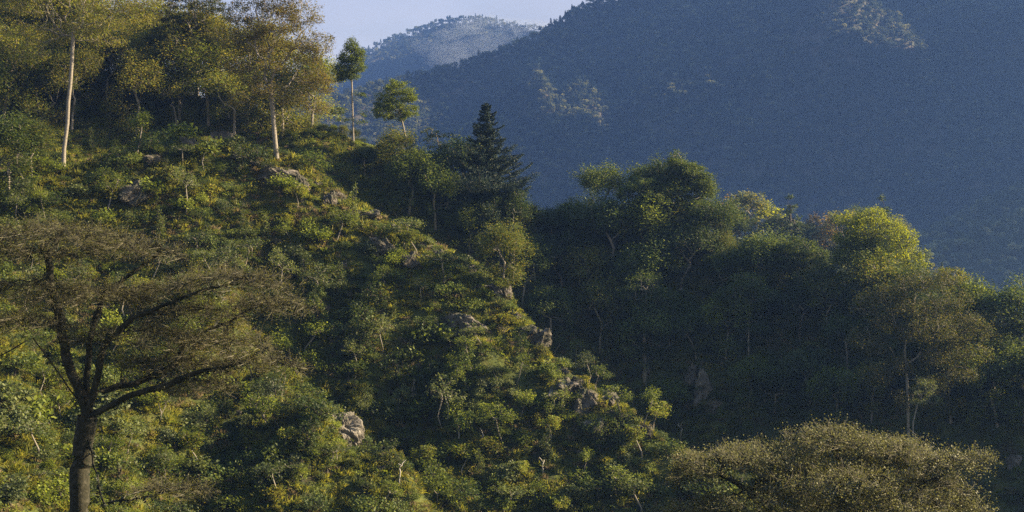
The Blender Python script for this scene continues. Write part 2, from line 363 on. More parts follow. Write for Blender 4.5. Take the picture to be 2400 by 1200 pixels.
def plant_meshes(name, trunk, blobs, rng, tips=300, lpt=40, lsize=.3, spread=.5, R0=.3, rmin=.02, seg=1.0, leaf='leaf_mid', bark='bark_pale', leaf2=None, f2=.3,
                 up=.6, aspect=.55, shell=.55, flat=.6, w=.3, jit=.12, droop=0, join=False, e=2.2, twigs=0, twigl=.5):
    pts = blob_points(blobs, tips, rng, shell)
    A, par, tn = skeleton(trunk, pts, seg, rng, w, jit)
    tb, r, ch = wood(A, par, tn, R0, rmin, rng, e)
    ends = np.where(ch == 0)[0]
    thin = np.where((r < rmin * 1.8 + .001))[0]
    cand = np.concatenate([ends, rng.choice(thin, min(len(thin), len(ends)))]) if len(thin) else ends
    c = A[rng.choice(cand, len(ends) * lpt)] if lpt > 0 else np.zeros((0, 3))
    off = rng.normal(size=c.shape) * spread; off[:, 2] *= flat
    c = c + off
    g = []
    if len(c):
        k = int(len(c) * (1 - (f2 if leaf2 else 0)))
        hs = c[:, 2] + rng.normal(size=len(c)) * .5
        g.append((*leaves(c[:k], lsize, rng, up, aspect, droop), 0))
        if leaf2: g.append((*leaves(c[k:], lsize, rng, up, aspect, droop), 1))
    if twigs:
        ti = rng.choice(cand, len(ends) * twigs); s = A[ti]
        dr = unit(A[ti] - A[par[ti]]); dr = unit(dr + rng.normal(size=dr.shape) * .55 + np.array([0, 0, .15]))
        ln = twigl * rng.uniform(.4, 1.3, len(ti)); en = s + dr * ln[:, None]
        g.append((*tubes(s, en, dr, dr, np.full(len(ti), rmin * .55), np.full(len(ti), rmin * .25), 3), 2))
    mats = [M[leaf], M[leaf2 or leaf], M['twig'], M[bark]]
    if join: return mesh_from(name, g + [(v, q, 3) for v, q in tb], mats, smooth=(3,))
    return mesh_from(name + '_trunk', [(v, q, 0) for v, q in tb], [M[bark]], smooth=(0,)), mesh_from(name + '_crown', g, mats[:3])
def plant(name, meshes, loc, rotz=0, scale=1, label='', cat='tree', group=None, sz=None):
    if isinstance(meshes, tuple):
        e = bpy.data.objects.new(name, None); C.objects.link(e)
        obj('trunk', meshes[0], e); obj('crown', meshes[1], e)
    else: e = obj(name, meshes)
    e.location = loc; e.rotation_euler = (0, 0, rotz); e.scale = (scale, scale, sz or scale)
    return tag(e, label, cat, group)
def dome(rng, cx, cy, cz, rx, ry, rz, n, br=.45, ball=False):
    """uneven clumps over an ellipsoid crown"""
    out = []
    for i in range(n):
        d = rng.normal(size=3); d /= np.linalg.norm(d)
        if not ball: d[2] = abs(d[2]) * 1.1 - .25
        f = rng.uniform(.42, .9); s = br * rng.uniform(.42, 1.2)
        out.append((cx + d[0] * rx * f, cy + d[1] * ry * f, cz + d[2] * rz * f, rx * s, ry * s, rz * s * 1.05))
    return out

# ---- kinds of plants, base at origin
def RG_(s): return np.random.default_rng(s)
def forest_tree(seed, Ht, Wd, leaf, leaf2, tips=330, lpt=95, ls=.34, sp=.6, bark='bark_pale', n=20, trunkf=.4, R0=.2, f2=.35, up=.7, skirt=5):
    r = RG_(seed); lean = r.normal(size=2) * .05 * Ht
    tr = [(0, 0, -1.2), (lean[0] * .3, lean[1] * .3, Ht * trunkf * .5), (lean[0], lean[1], Ht * trunkf)]
    b = dome(r, lean[0], lean[1], Ht * .64, Wd * .5, Wd * .5, Ht * .34, n)
    for k in range(skirt):      # leafy lower limbs and climbers
        a = r.uniform(0, 6.28); q = r.uniform(.1, .36) * Wd
        b.append((math.cos(a) * q, math.sin(a) * q, Ht * r.uniform(.12, .45), Wd * r.uniform(.14, .24), Wd * .2, Ht * r.uniform(.08, .15)))
    return plant_meshes('forest_tree', tr, b, r, tips, lpt, ls, sp, R0, .02, Ht * .07, leaf, bark, leaf2, f2, up=up, flat=.95)
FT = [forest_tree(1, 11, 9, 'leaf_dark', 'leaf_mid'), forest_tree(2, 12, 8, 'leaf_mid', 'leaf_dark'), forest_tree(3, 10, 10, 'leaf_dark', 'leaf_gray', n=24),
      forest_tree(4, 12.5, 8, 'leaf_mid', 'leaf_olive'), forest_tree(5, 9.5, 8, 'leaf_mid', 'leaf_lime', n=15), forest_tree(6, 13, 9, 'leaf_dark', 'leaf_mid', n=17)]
WT = [forest_tree(11, 13, 10, 'leaf_olive', 'leaf_mid', tips=420, lpt=80, ls=.3, sp=.6, n=20, skirt=7), forest_tree(12, 14, 9, 'leaf_olive', 'leaf_lime', tips=420, lpt=80, ls=.3, sp=.6, skirt=7),
      forest_tree(13, 12, 10, 'leaf_mid', 'leaf_olive', tips=400, lpt=80, ls=.3, skirt=8), forest_tree(14, 13, 9, 'leaf_lime', 'leaf_olive', tips=400, lpt=75, ls=.3, sp=.6, skirt=6)]
def small_tree(seed, Ht, Wd, leaf, leaf2, tips=64, lpt=40, ls=.2, sp=.24, bark='bark_pale', layers=6, R0=.055):
    r = RG_(seed); l = r.normal(size=(3, 2)) * .09 * Ht
    tr = [(0, 0, -.4), (l[0, 0], l[0, 1], Ht * .3), (l[0, 0] + l[1, 0], l[0, 1] + l[1, 1], Ht * .62)]
    b = []
    for i in range(layers):
        a = r.uniform(0, 6.28); f = r.uniform(.15, .42) * Wd
        b.append((tr[-1][0] + math.cos(a) * f, tr[-1][1] + math.sin(a) * f, Ht * r.uniform(.6, .93), Wd * r.uniform(.2, .32), Wd * .26, Ht * r.uniform(.08, .16)))
    return plant_meshes('small_tree', tr, b, r, tips, lpt, ls, sp, R0, .014, Ht * .1, leaf, bark, leaf2, .35, up=.6, flat=.7, shell=.35)
ST = [small_tree(21, 3.6, 2.8, 'leaf_mid', 'leaf_lime'), small_tree(22, 4.2, 2.4, 'leaf_lime', 'leaf_mid'), small_tree(23, 3.2, 3.2, 'leaf_mid', 'leaf_gray'),
      small_tree(24, 4.6, 3.0, 'leaf_gray', 'leaf_mid', layers=7), small_tree(25, 3.0, 2.2, 'leaf_lime', 'leaf_olive', layers=5)]
def bush(seed, rad, Ht, leaf, leaf2, tips=80, lpt=34, ls=.15, sp=.19, n=8, up=.5, stems=True, aspect=.6, bark='bark_dark'):
    r = RG_(seed)
    b = dome(r, 0, 0, Ht * .5, rad, rad, Ht * .5, n, .5)
    return plant_meshes('bush', [(0, 0, -.3), (0, 0, Ht * .22)], b, r, tips, lpt, ls, sp, .05, .012, Ht * .15, leaf, bark, leaf2, .3, up=up, flat=.7, shell=.5, join=True, aspect=aspect)
BU = [bush(31, 1.1, 1.5, 'leaf_mid', 'leaf_dark'), bush(32, .9, 1.7, 'leaf_lime', 'leaf_mid'), bush(33, 1.4, 1.5, 'leaf_dark', 'leaf_mid', n=8),
      bush(34, 1.0, 1.3, 'leaf_gray', 'leaf_mid', ls=.2, lpt=34), bush(35, .8, 1.1, 'leaf_olive', 'leaf_lime'), bush(36, .9, 1.4, 'leaf_mid', 'leaf_lime', tips=60, lpt=24, ls=.24, sp=.22, n=6)]
def vine_mound(seed, rad, Ht, leaf='leaf_dark', leaf2='leaf_mid'):
    r = RG_(seed)
    b = [(r.normal() * rad * .3, r.normal() * rad * .3, Ht * (k + .4) / 4, rad * (1 - .13 * k), rad * (1 - .13 * k), Ht * .24) for k in range(4)]
    return plant_meshes('vine', [(0, 0, -.5), (0, 0, Ht * .3)], b, r, 150, 26, .17, .16, .12, .02, .4, leaf, 'bark_dark', leaf2, .3, up=.4, flat=1.2, shell=.85, join=True, aspect=.8)
VM = [vine_mound(41, 1.1, 3.4), vine_mound(42, .6, 4.2, 'leaf_mid', 'leaf_gray'), vine_mound(43, 1.7, 2.6)]
def grass_tuft(seed, n=70, h=.55, rad=.45, mat='grass', wd=.05):
    r = RG_(seed); a = r.uniform(0, 6.28, n); rr = rad * np.sqrt(r.random(n))
    b = np.stack([np.cos(a) * rr, np.sin(a) * rr, np.zeros(n) - .05], 1)
    d = np.stack([np.cos(a) * r.uniform(.1, .9, n), np.sin(a) * r.uniform(.1, .9, n), np.ones(n)], 1) + r.normal(size=(n, 3)) * .2; d = unit(d)
    L = h * r.uniform(.5, 1.2, n)[:, None]; s = unit(np.cross(d, r.normal(size=(n, 3)))) * wd
    m = b + d * L * .6; t = b + d * L + np.stack([d[:, 0] * .35, d[:, 1] * .35, -np.ones(n) * .12], 1) * L
    V = np.stack([b - s, b + s, m + s * .8, m - s * .8, t + s * .2, t - s * .2], 1).reshape(-1, 3); i = np.arange(n)[:, None] * 6
    Q = np.concatenate([i + np.array([[0, 1, 2, 3]]), i + np.array([[3, 2, 4, 5]])])
    return mesh_from('grass', [(V, Q, 0)], [M[mat]])
GT = [grass_tuft(51), grass_tuft(52, 60, .8, .5), grass_tuft(53, 50, .5, .5, 'dry', .045)]
def cover(seed, leaf, n=110, rad=.9, ls=.17, h=.35):
    r = RG_(seed); a = r.uniform(0, 6.28, n); rr = rad * np.sqrt(r.random(n))
    c = np.stack([np.cos(a) * rr, np.sin(a) * rr, r.random(n) ** .7 * h * (1.1 - rr / rad)], 1)
    return mesh_from('cover', [(*leaves(c, ls, r, .9, .65), 0)], [M[leaf]])
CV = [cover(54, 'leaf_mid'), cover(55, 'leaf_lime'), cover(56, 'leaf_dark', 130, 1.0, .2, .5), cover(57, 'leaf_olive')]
def dry_scrub(seed):
    r = RG_(seed); b = dome(r, 0, 0, .7, .9, .9, .8, 5, .5)
    return plant_meshes('scrub', [(0, 0, -.2), (0, 0, .2)], b, r, 120, 3, .12, .2, .04, .012, .2, 'leaf_rust', 'bark_pale', None, join=True, twigs=3, twigl=.3, shell=.3)
DS = dry_scrub(61)
def rosette(seed, Ht=1.9):
    """palm-like plant with a bare pale stem and a head of blades"""
    r = RG_(seed); n = 46
    a = r.uniform(0, 6.28, n); el = r.uniform(-.5, 1.3, n)
    d = np.stack([np.cos(a) * np.cos(el), np.sin(a) * np.cos(el), np.sin(el)], 1); b = np.tile([[.15, 0, Ht]], (n, 1))
    s = unit(np.cross(d, np.array([[0, 0, 1.]]) + 0 * d)) * .06; L = r.uniform(.7, 1.1, n)[:, None]
    m = b + d * L * .55; t = b + d * L - np.array([[0, 0, .18]])
    V = np.stack([b - s * .6, b + s * .6, m + s, m - s, t + s * .1, t - s * .1], 1).reshape(-1, 3); i = np.arange(n)[:, None] * 6
    Q = np.concatenate([i + np.array([[0, 1, 2, 3]]), i + np.array([[3, 2, 4, 5]])])
    pts = np.array([[0, 0, -.4], [-.1, 0, .6], [.08, 0, 1.3], [.15, 0, Ht]]); dd = unit(np.diff(pts, axis=0)); dd = np.vstack([dd[:1], dd])
    tv = tubes(pts[:-1], pts[1:], dd[:-1], dd[1:], np.array([.13, .11, .1]), np.array([.11, .1, .09]), 8)
    return mesh_from('stem', [(*tv, 0)], [M['bark_pale']], (0,)), mesh_from('blades', [(V, Q, 0)], [M['leaf_lime']])
def fern(seed):
    r = RG_(seed); c = []; T = []
    for k in range(9):
        a = k * .7 + r.uniform(-.2, .2)
        for j in range(14):
            f = j / 13; c.append((math.cos(a) * f * 1.1, math.sin(a) * f * 1.1, .25 + .75 * math.sin(f * 2.3)))
            for s in (-1, 1):
                T.append((-math.sin(a) * s, math.cos(a) * s, -.2))
                c.append((math.cos(a) * f * 1.1 - math.sin(a) * s * .13 * (1.1 - f), math.sin(a) * f * 1.1 + math.cos(a) * s * .13 * (1.1 - f), .25 + .75 * math.sin(f * 2.3)))
            T.append((math.cos(a), math.sin(a), .3))
    return mesh_from('fern', [(*leaves(np.array(c), .3, r, 1.5, .3), 0)], [M['leaf_lime']])
FE = fern(65)
def snag(seed, Ht=3.2):
    r = RG_(seed)
    pts = np.array([[-.5, .1, Ht], [.45, 0, Ht * .95], [.1, .2, Ht * .8], [-.25, 0, Ht * .72], [.55, .2, Ht * .82]]) + r.normal(size=(5, 3)) * .15
    A, par, tn = skeleton([(0, 0, -.4), (.08, 0, Ht * .25), (-.02, 0, Ht * .5)], pts, .3, r, .2, .2)
    tb, _, _ = wood(A, par, tn, .085, .022, r, 2.6)
    return mesh_from('snag', [(v, q, 0) for v, q in tb], [M['bark_white']], (0,))
SN = [snag(71), snag(72, 2.6), snag(73, 3.8)]
def rock(seed, sx, sy, sz, mat='rock', n=44, rough=.4):
    u = np.linspace(0, 2 * np.pi, n * 2, endpoint=False); v = np.linspace(.02, np.pi - .02, n)
    U, W = np.meshgrid(u, v); x, y, z = np.cos(U) * np.sin(W), np.sin(U) * np.sin(W), np.cos(W)
    o = seed * 7.7
    # faceted: push vertices onto random cutting planes
    r = RG_(seed); D = unit(r.normal(size=(26, 3))); off = r.uniform(.62, 1.0, 26)
    dots = np.stack([x, y, z], -1) @ D.T
    rad = np.min(np.where(dots > .05, off / np.maximum(dots, .05), 9), axis=-1); rad = np.minimum(rad, 1.25)
    nn = fbm(U * 1.9 + o + z * 2, z * 3 + o, seed, 5)
    nn = np.where(True, fbm(x * 2.5 + o + z, y * 2.5 - o + z * 1.7, seed, 5), nn)
    rad = rad * (1 + rough * nn + .13 * (1 - 2 * np.abs(fbm(x * 4 + o + z * 3, y * 4 + z * 5, seed + 5, 3))) + .10 * fbm(x * 9 + o + z * 5, y * 9 + z * 7, seed + 3, 4))
    V = np.stack([x * rad * sx, y * rad * sy, z * rad * sz], -1).reshape(-1, 3)
    m = n * 2; i = (np.arange(n - 1)[:, None] * m + np.arange(m)[None]).ravel(); j = (np.arange(n - 1)[:, None] * m + (np.arange(m)[None] + 1) % m).ravel()
    Q = np.stack([i, i + m, j + m, j], 1)
    return mesh_from('rock', [(V, Q, 0)], [M[mat]])
RK = [rock(81, .9, .8, .7), rock(82, 1.3, .8, .6), rock(83, .7, .7, 1.0), rock(84, 1.1, 1.0, .8)]

# ------------------------------------------------------------------ stuff instancer (ground cover, far woods)
def scatter(name, P, S, idx, sources, label, cat, rng, tilt=.12):
    n = len(P); me = bpy.data.meshes.new(name); me.vertices.add(n); me.vertices.foreach_set('co', np.asarray(P, np.float32).ravel())
    at = me.attributes.new('sc', 'FLOAT', 'POINT'); at.data.foreach_set('value', np.asarray(S, np.float32))
    ai = me.attributes.new('idx', 'INT', 'POINT'); ai.data.foreach_set('value', np.asarray(idx, np.int32))
    rot = np.stack([rng.normal(size=n) * tilt, rng.normal(size=n) * tilt, rng.uniform(0, 6.28, n)], 1)
    ar = me.attributes.new('rt', 'FLOAT_VECTOR', 'POINT'); ar.data.foreach_set('vector', rot.astype(np.float32).ravel())
    o = obj(name, me); tag(o, label, cat, None, 'stuff')
    g = bpy.data.node_groups.new(name, 'GeometryNodeTree')
    g.interface.new_socket('Geometry', in_out='INPUT', socket_type='NodeSocketGeometry'); g.interface.new_socket('Geometry', in_out='OUTPUT', socket_type='NodeSocketGeometry')
    gi = g.nodes.new('NodeGroupInput'); go = g.nodes.new('NodeGroupOutput'); ip = g.nodes.new('GeometryNodeInstanceOnPoints'); jn = g.nodes.new('GeometryNodeJoinGeometry')
    for s in sources:
        on = g.nodes.new('GeometryNodeObjectInfo'); on.inputs['Object'].default_value = s; on.inputs['As Instance'].default_value = True; on.transform_space = 'ORIGINAL'
        g.links.new(on.outputs['Geometry'], jn.inputs[0])
    def na(nm, ty):
        a = g.nodes.new('GeometryNodeInputNamedAttribute'); a.data_type = ty; a.inputs['Name'].default_value = nm; return a.outputs['Attribute']
    ip.inputs['Pick Instance'].default_value = True
    g.links.new(gi.outputs[0], ip.inputs['Points']); g.links.new(jn.outputs[0], ip.inputs['Instance'])
    g.links.new(na('idx', 'INT'), ip.inputs['Instance Index']); g.links.new(na('sc', 'FLOAT'), ip.inputs['Scale'])
    er = g.nodes.new('FunctionNodeEulerToRotation'); g.links.new(na('rt', 'FLOAT_VECTOR'), er.inputs[0]); g.links.new(er.outputs[0], ip.inputs['Rotation'])
    g.links.new(ip.outputs[0], go.inputs[0])
    md = o.modifiers.new('scatter', 'NODES'); md.node_group = g
    return o
def in_view(x, y, z, m=.02):
    u = x / y; v = z / y; return (np.abs(u) < math.tan(R(18)) + m) & (v < .1625 + m) & (v > -.1625 - m)
def visible(x, y, h=1.0, steps=60):
    """not hidden by the hill itself (photo position), looked up on a height grid"""
    z = H(x, y) + h; ok = np.ones(len(x), bool)
    for k in range(steps):
        f = .25 + .735 * k / steps
        ok &= H(x * f, y * f) < z * f + .3
    return ok

rng = RG_(7)
# ================================================================== THE HERO TREES
def hero(px, py, blobs_px, seed, Y=None, trunk_px=None, **kw):
    """blobs given as photo pixel circles (px,py,rx,ry[,depth shift m]), turned to metres at the tree's own distance"""
    if Y is None: x, Y, z = hit(px, py)
    else: x = (px - 1200) / F * Y; z = hz(x, Y)
    m = Y / F; r = RG_(seed)
    bl = []
    for b in blobs_px:
        dz = b[4] if len(b) > 4 else r.normal() * .35 * b[2] * m
        bl.append(((b[0] - 1200) * m - x, dz, (600 - b[1]) * m - z, b[2] * m, max(b[2], b[3]) * m * .9, b[3] * m))
    tr = [((p[0] - 1200) * m - x, (p[2] if len(p) > 2 else 0), (600 - p[1]) * m - z) for p in trunk_px]
    tr = [(tr[0][0], tr[0][1], min(tr[0][2], 0) - .5)] + tr[1:]
    return plant_meshes('hero', tr, bl, r, **kw), (x, Y, z)

# 1 tall two-stemmed tree upper left
ms, loc = hero(150, 402, [(60, 20, 70, 40), (130, -20, 80, 45), (230, 10, 80, 45), (300, 40, 55, 30), (20, 70, 55, 30), (110, 90, 50, 25), (190, 80, 60, 28), (250, 95, 40, 20), (180, -90, 90, 50), (80, -80, 80, 50), (125, 60, 50, 40), (60, 120, 60, 34), (230, 60, 60, 40), (20, 0, 60, 50), (320, 0, 60, 50)], 101,
               trunk_px=[(148, 402), (150, 350), (157, 290, .2), (160, 240), (165, 195), (168, 150), (172, 70)], tips=2000, lpt=52, lsize=.26, spread=.42, R0=.30, rmin=.03, seg=.8, leaf='leaf_olive', leaf2='leaf_lime', f2=.3, bark='bark_pale', flat=.9, w=.6, twigs=6, twigl=.6)
plant('tall_tree', ms, loc, label='tall pale-trunked tree forking high up, leftmost on the upper slope')
# 2 slimmer middle tree
ms, loc = hero(422, 292, [(430, 30, 60, 50), (380, 80, 42, 38), (470, 80, 48, 40), (430, 120, 55, 30), (400, -20, 60, 45), (480, 10, 45, 40), (425, 165, 40, 30), (460, 190, 34, 24), (390, 150, 34, 26)], 102,
               trunk_px=[(422, 292), (420, 230), (423, 165)], tips=800, lpt=90, lsize=.3, spread=.4, R0=.24, rmin=.025, seg=.8, leaf='leaf_olive', leaf2='leaf_dark', f2=.45, bark='bark_pale', twigs=3)
plant('slender_tree', ms, loc, label='slender straight-trunked tree with narrow olive crown between the two tall pale trunks')
# 3 the airy tree against the sky
ms, loc = hero(648, 378, [(640, 10, 55, 40), (570, 40, 45, 38), (710, 40, 45, 40), (545, 100, 38, 34), (600, 110, 45, 36), (680, 100, 50, 38), (745, 110, 34, 40), (560, 160, 40, 30), (640, 160, 40, 28), (720, 180, 45, 36), (755, 205, 28, 34), (690, 235, 40, 26), (590, 190, 30, 20), (560, 235, 34, 22), (630, 215, 40, 24), (740, 250, 34, 24), (650, 60, 60, 40), (580, 80, 40, 34), (715, 130, 46, 36), (620, -40, 60, 36), (690, -20, 45, 36)], 103,
               trunk_px=[(650, 378), (644, 320), (638, 250), (634, 200)], tips=2600, lpt=38, lsize=.24, spread=.38, R0=.31, rmin=.028, flat=.95, seg=.7, leaf='leaf_olive', leaf2='leaf_rust', f2=.3, bark='bark_pale', w=.7, twigs=6, twigl=.55)
plant('airy_tree', ms, loc, label='tall tree with airy rust-olive crown against the sky, right of the other pale trunks')
# 4 slim-stemmed tree with bottle-brush crown on the skyline
ms, loc = hero(828, 306, [(826, 112, 17, 20), (838, 135, 16, 20), (815, 140, 20, 18), (838, 160, 17, 20), (805, 165, 19, 20), (822, 178, 22, 12), (798, 183, 11, 9)], 104, Y=262,
               trunk_px=[(829, 320), (826, 250), (824, 178), (824, 120)], tips=420, lpt=75, lsize=.26, spread=.3, R0=.15, rmin=.02, seg=.6, leaf='leaf_lime', leaf2='leaf_mid', f2=.45, flat=.8)
t4 = plant('pollarded_tree', ms, loc, label='slim skyline tree with small bright egg-shaped crown high on a bare stem')
ms_, _ = hero(828, 306, [(843, 222, 10, 11), (792, 262, 17, 13), (805, 280, 14, 8), (850, 270, 9, 9), (846, 285, 14, 9)], 105, Y=262, trunk_px=[(829, 320), (826, 250), (826, 240)], tips=90, lpt=55, lsize=.24, spread=.26, R0=.03, rmin=.02, seg=.6, leaf='leaf_dark', leaf2='leaf_mid')
obj('side_tuft', ms_[1], t4); obj('twig', ms_[0], t4)
# 5 lobed tree
ms, loc = hero(958, 352, [(930, 212, 26, 22), (955, 228, 20, 24), (905, 235, 24, 22), (925, 250, 30, 22), (955, 262, 20, 18), (900, 268, 22, 16), (930, 275, 24, 12), (890, 255, 14, 14)], 106, Y=258,
               trunk_px=[(960, 360), (950, 318), (944, 290), (935, 262)], tips=560, lpt=75, lsize=.26, spread=.3, R0=.14, rmin=.02, seg=.6, leaf='leaf_mid', leaf2='leaf_lime', f2=.4, flat=.7)
plant('lobed_tree', ms, loc, label='bright two-lobed tree on a leaning pale stem, left of the dark conifer')
# 6 small spreading tree by it
ms, loc = hero(1030, 365, [(1005, 308, 18, 8), (1030, 318, 26, 9), (1010, 330, 20, 9), (1045, 335, 18, 8), (1030, 345, 25, 8)], 107, Y=258,
               trunk_px=[(1030, 375), (1030, 350), (1026, 330)], tips=110, lpt=40, lsize=.25, spread=.26, R0=.1, rmin=.02, seg=.5, leaf='leaf_dark', leaf2='leaf_gray')
plant('spreading_tree', ms, loc, label='small dark flat-layered tree between the lobed tree and the conifer')
# 7 the conifer
def conifer(Ht, Rb, seed):
    r = RG_(seed); A = []; Bn = []; c = []; tg = []
    lv = np.concatenate([np.linspace(.05, .6, 10), np.array([.66, .72, .775, .83, .875, .915, .95, .98])])
    for f in lv:
      for f in (f, min(f + .018, .99)):
        rad = min(Rb, Rb * (1 - f) ** .85 * 1.6) * r.uniform(.6, 1.25) + .2
        nb = 8 if f < .8 else 5
        for k in range(nb):
            a = k * 6.283 / nb + r.uniform(-.35, .35); l = rad * r.uniform(.55, 1.18)
            p0 = np.array([0, 0, (f + r.uniform(-.018, .018) * (1.2 - f)) * Ht]); dr = np.array([math.cos(a), math.sin(a), 0])
            prev = p0
            for s in range(1, 7):
                t = s / 6; p = p0 + dr * l * t + np.array([0, 0, (-.42 * math.sin(t * 2.3) + .42 * t * t) * l * .6])
                A.append(prev); Bn.append(p); prev = p
            m = int(45 + 110 * l); t = r.random(m) ** .75
            base = p0 + dr * (l * t)[:, None]; base[:, 2] += (-.42 * np.sin(t * 2.3) + .42 * t * t) * l * .6
            perp = np.array([-dr[1], dr[0], 0]); wdt = .30 * l * (1 - t * .55) + .06
            base += perp * (r.uniform(-1, 1, m) * wdt)[:, None]; base[:, 2] -= np.abs(r.normal(size=m)) * .13
            c.append(base); tg.append(np.tile(dr, (m, 1)))
    A = np.array(A); Bn = np.array(Bn); d = unit(Bn - A); n = len(A)
    wv = [tubes(A, Bn, d, d, np.full(n, .035), np.full(n, .025), 3)]
    z = np.linspace(-.8, Ht, 14); T = np.stack([np.sin(z * .5) * .05, 0 * z, z], 1); dd = np.tile([[0, 0, 1.]], (13, 1)); rr = .26 * (1 - np.clip(z, 0, Ht) / Ht * .93)
    wv.append(tubes(T[:-1], T[1:], dd, dd, rr[:-1], rr[1:], 8))
    c = np.concatenate(c); tg = np.concatenate(tg)
    return mesh_from('trunk', [(v, q, 0) for v, q in wv], [M['bark_dark']], (0,)), mesh_from('crown', [(*leaves(c, .34, r, .5, .3, .25, tang=tg), 0)], [M['leaf_pine']])
x, Y = (1140 - 1200) / F * 256, 256; z = hz(x, Y); topz = (600 - 240) / F * 256
CON = conifer(topz - z + .3, 7.4, 110)
plant('conifer', CON, (x, Y, z - .3), label='dark spiky conifer standing alone against the blue mountain')
# 8 domed dense tree with pointed top on the dark ridge
ms, loc = hero(1600, 560, [(1590, 378, 20, 22), (1615, 405, 30, 22), (1570, 410, 24, 20), (1645, 425, 24, 24), (1600, 440, 38, 24), (1655, 455, 24, 26), (1590, 395, 26, 24), (1620, 430, 40, 30), (1650, 440, 26, 30), (1560, 455, 34, 22), (1625, 475, 40, 20), (1500, 440, 36, 24), (1530, 470, 44, 26), (1470, 455, 26, 20)], 111, Y=255,
               trunk_px=[(1590, 560), (1590, 510), (1595, 470)], tips=1100, lpt=100, lsize=.28, spread=.4, R0=.4, rmin=.03, seg=.8, leaf='leaf_mid', leaf2='leaf_dark', f2=.4)
plant('ridge_tree', ms, loc, label='tallest dense tree on the dark ridge, with a pointed top and lit right edge')
# 9 round dark dome
ms, loc = hero(1870, 700, [(1870, 585, 45, 26), (1835, 600, 34, 22), (1905, 600, 34, 22), (1870, 610, 60, 26), (1825, 620, 30, 20), (1920, 615, 25, 20)], 112, Y=244,
               trunk_px=[(1870, 720), (1870, 680), (1870, 640)], tips=560, lpt=110, lsize=.27, spread=.34, R0=.28, rmin=.025, seg=.8, leaf='leaf_mid', leaf2='leaf_dark', f2=.5)
plant('domed_tree', ms, loc, label='rounded deep green tree just left of the yellow-green one')
# 10 yellow-green tree
ms, loc = hero(2060, 720, [(2000, 520, 38, 22), (2050, 512, 42, 22), (1985, 560, 30, 22), (2085, 540, 34, 20), (2040, 560, 40, 20), (2130, 565, 30, 24), (2150, 600, 26, 20), (2090, 600, 40, 22), (1995, 600, 34, 18), (2140, 625, 34, 16), (2040, 610, 40, 22), (2020, 540, 40, 26), (2110, 570, 40, 28), (1975, 610, 30, 22), (2070, 640, 44, 20), (2000, 650, 34, 20), (2120, 655, 36, 20)], 113, Y=238,
               trunk_px=[(2050, 730), (2052, 690), (2045, 640), (2048, 600)], tips=1300, lpt=60, lsize=.25, spread=.34, R0=.24, rmin=.03, seg=.8, leaf='leaf_yellow', leaf2='leaf_lime', f2=.35, bark='bark_dark', flat=.8, up=.2)
plant('yellow_green_tree', ms, loc, label='bright yellow-green spreading tree on the right of the ridge')
# 11 brown mossy tree below it
ms, loc = hero(2130, 1000, [(2140, 670, 46, 30), (2200, 660, 40, 28), (2110, 720, 44, 30), (2180, 730, 50, 34), (2240, 710, 36, 30), (2270, 760, 34, 26), (2220, 790, 50, 30), (2140, 790, 46, 28), (2070, 760, 32, 30), (2055, 820, 30, 26), (2190, 840, 45, 30), (2240, 830, 34, 26), (2060, 880, 34, 30), (2110, 860, 36, 26), (2250, 880, 40, 22), (2180, 900, 34, 20), (2020, 800, 30, 34), (2290, 830, 30, 24), (2030, 720, 34, 30), (2130, 940, 34, 26), (2170, 780, 60, 40), (2090, 700, 44, 34), (2240, 770, 44, 36), (2300, 780, 22, 26)], 114, Y=212,
               trunk_px=[(2132, 1050), (2128, 960), (2126, 890), (2120, 820)], tips=2200, lpt=60, lsize=.24, spread=.42, R0=.19, flat=1.1, rmin=.028, seg=.8, leaf='leaf_olive', leaf2='leaf_mid', f2=.3, bark='bark_pale', w=.5, twigs=3)
plant('mossy_tree', ms, loc, label='large olive-brown tree with moss-hung limbs and a pale bare stem, at right')
ms, loc = hero(2165, 1010, [(2170, 915, 26, 26), (2150, 935, 22, 22), (2190, 940, 18, 20)], 115, Y=208, trunk_px=[(2140, 1060), (2140, 990), (2150, 950)], tips=120, lpt=55, lsize=.22, spread=.3, R0=.1, rmin=.02, seg=.5, leaf='leaf_gray', leaf2='leaf_mid')
plant('small_tree', ms, loc, label='small round greyish tree half lit beneath the olive-brown tree')
ms, loc = hero(2235, 760, [(2230, 650, 34, 22), (2210, 680, 30, 20), (2255, 680, 28, 22), (2280, 720, 24, 20), (2295, 690, 12, 12)], 116, Y=228, trunk_px=[(2235, 790), (2235, 740), (2235, 700)], tips=260, lpt=60, lsize=.26, spread=.32, R0=.2, rmin=.02, seg=.7, leaf='leaf_mid', leaf2='leaf_olive')
plant('forest_tree', ms, loc, label='olive green tree on the skyline behind the large olive-brown tree')
for k, (px, py, rx, ry, lab) in enumerate([(2330, 790, 44, 30, 'leafy bright green bush-like tree low on the right skyline'), (2385, 780, 36, 26, 'bright green tree crown at the right edge of the frame'), (2360, 840, 50, 30, 'yellow-lit broad shrub below the right-hand skyline')]):
    ms, loc = hero(px, py + 90, [(px, py - 8, rx * .7, ry * .7), (px - rx * .5, py + 6, rx * .5, ry * .6), (px + rx * .5, py + 4, rx * .5, ry * .6), (px - 12, py + 35, rx * .7, ry * .6), (px + 14, py + 62, rx * .7, ry * .6)], 120 + k, Y=226 - k * 2, trunk_px=[(px, py + 95), (px, py + 50), (px, py + 22)], tips=420, lpt=90, lsize=.26, spread=.4, R0=.12, rmin=.02, seg=.6, leaf='leaf_mid', leaf2='leaf_lime')
    plant('broadleaf_tree', ms, loc, label=lab)
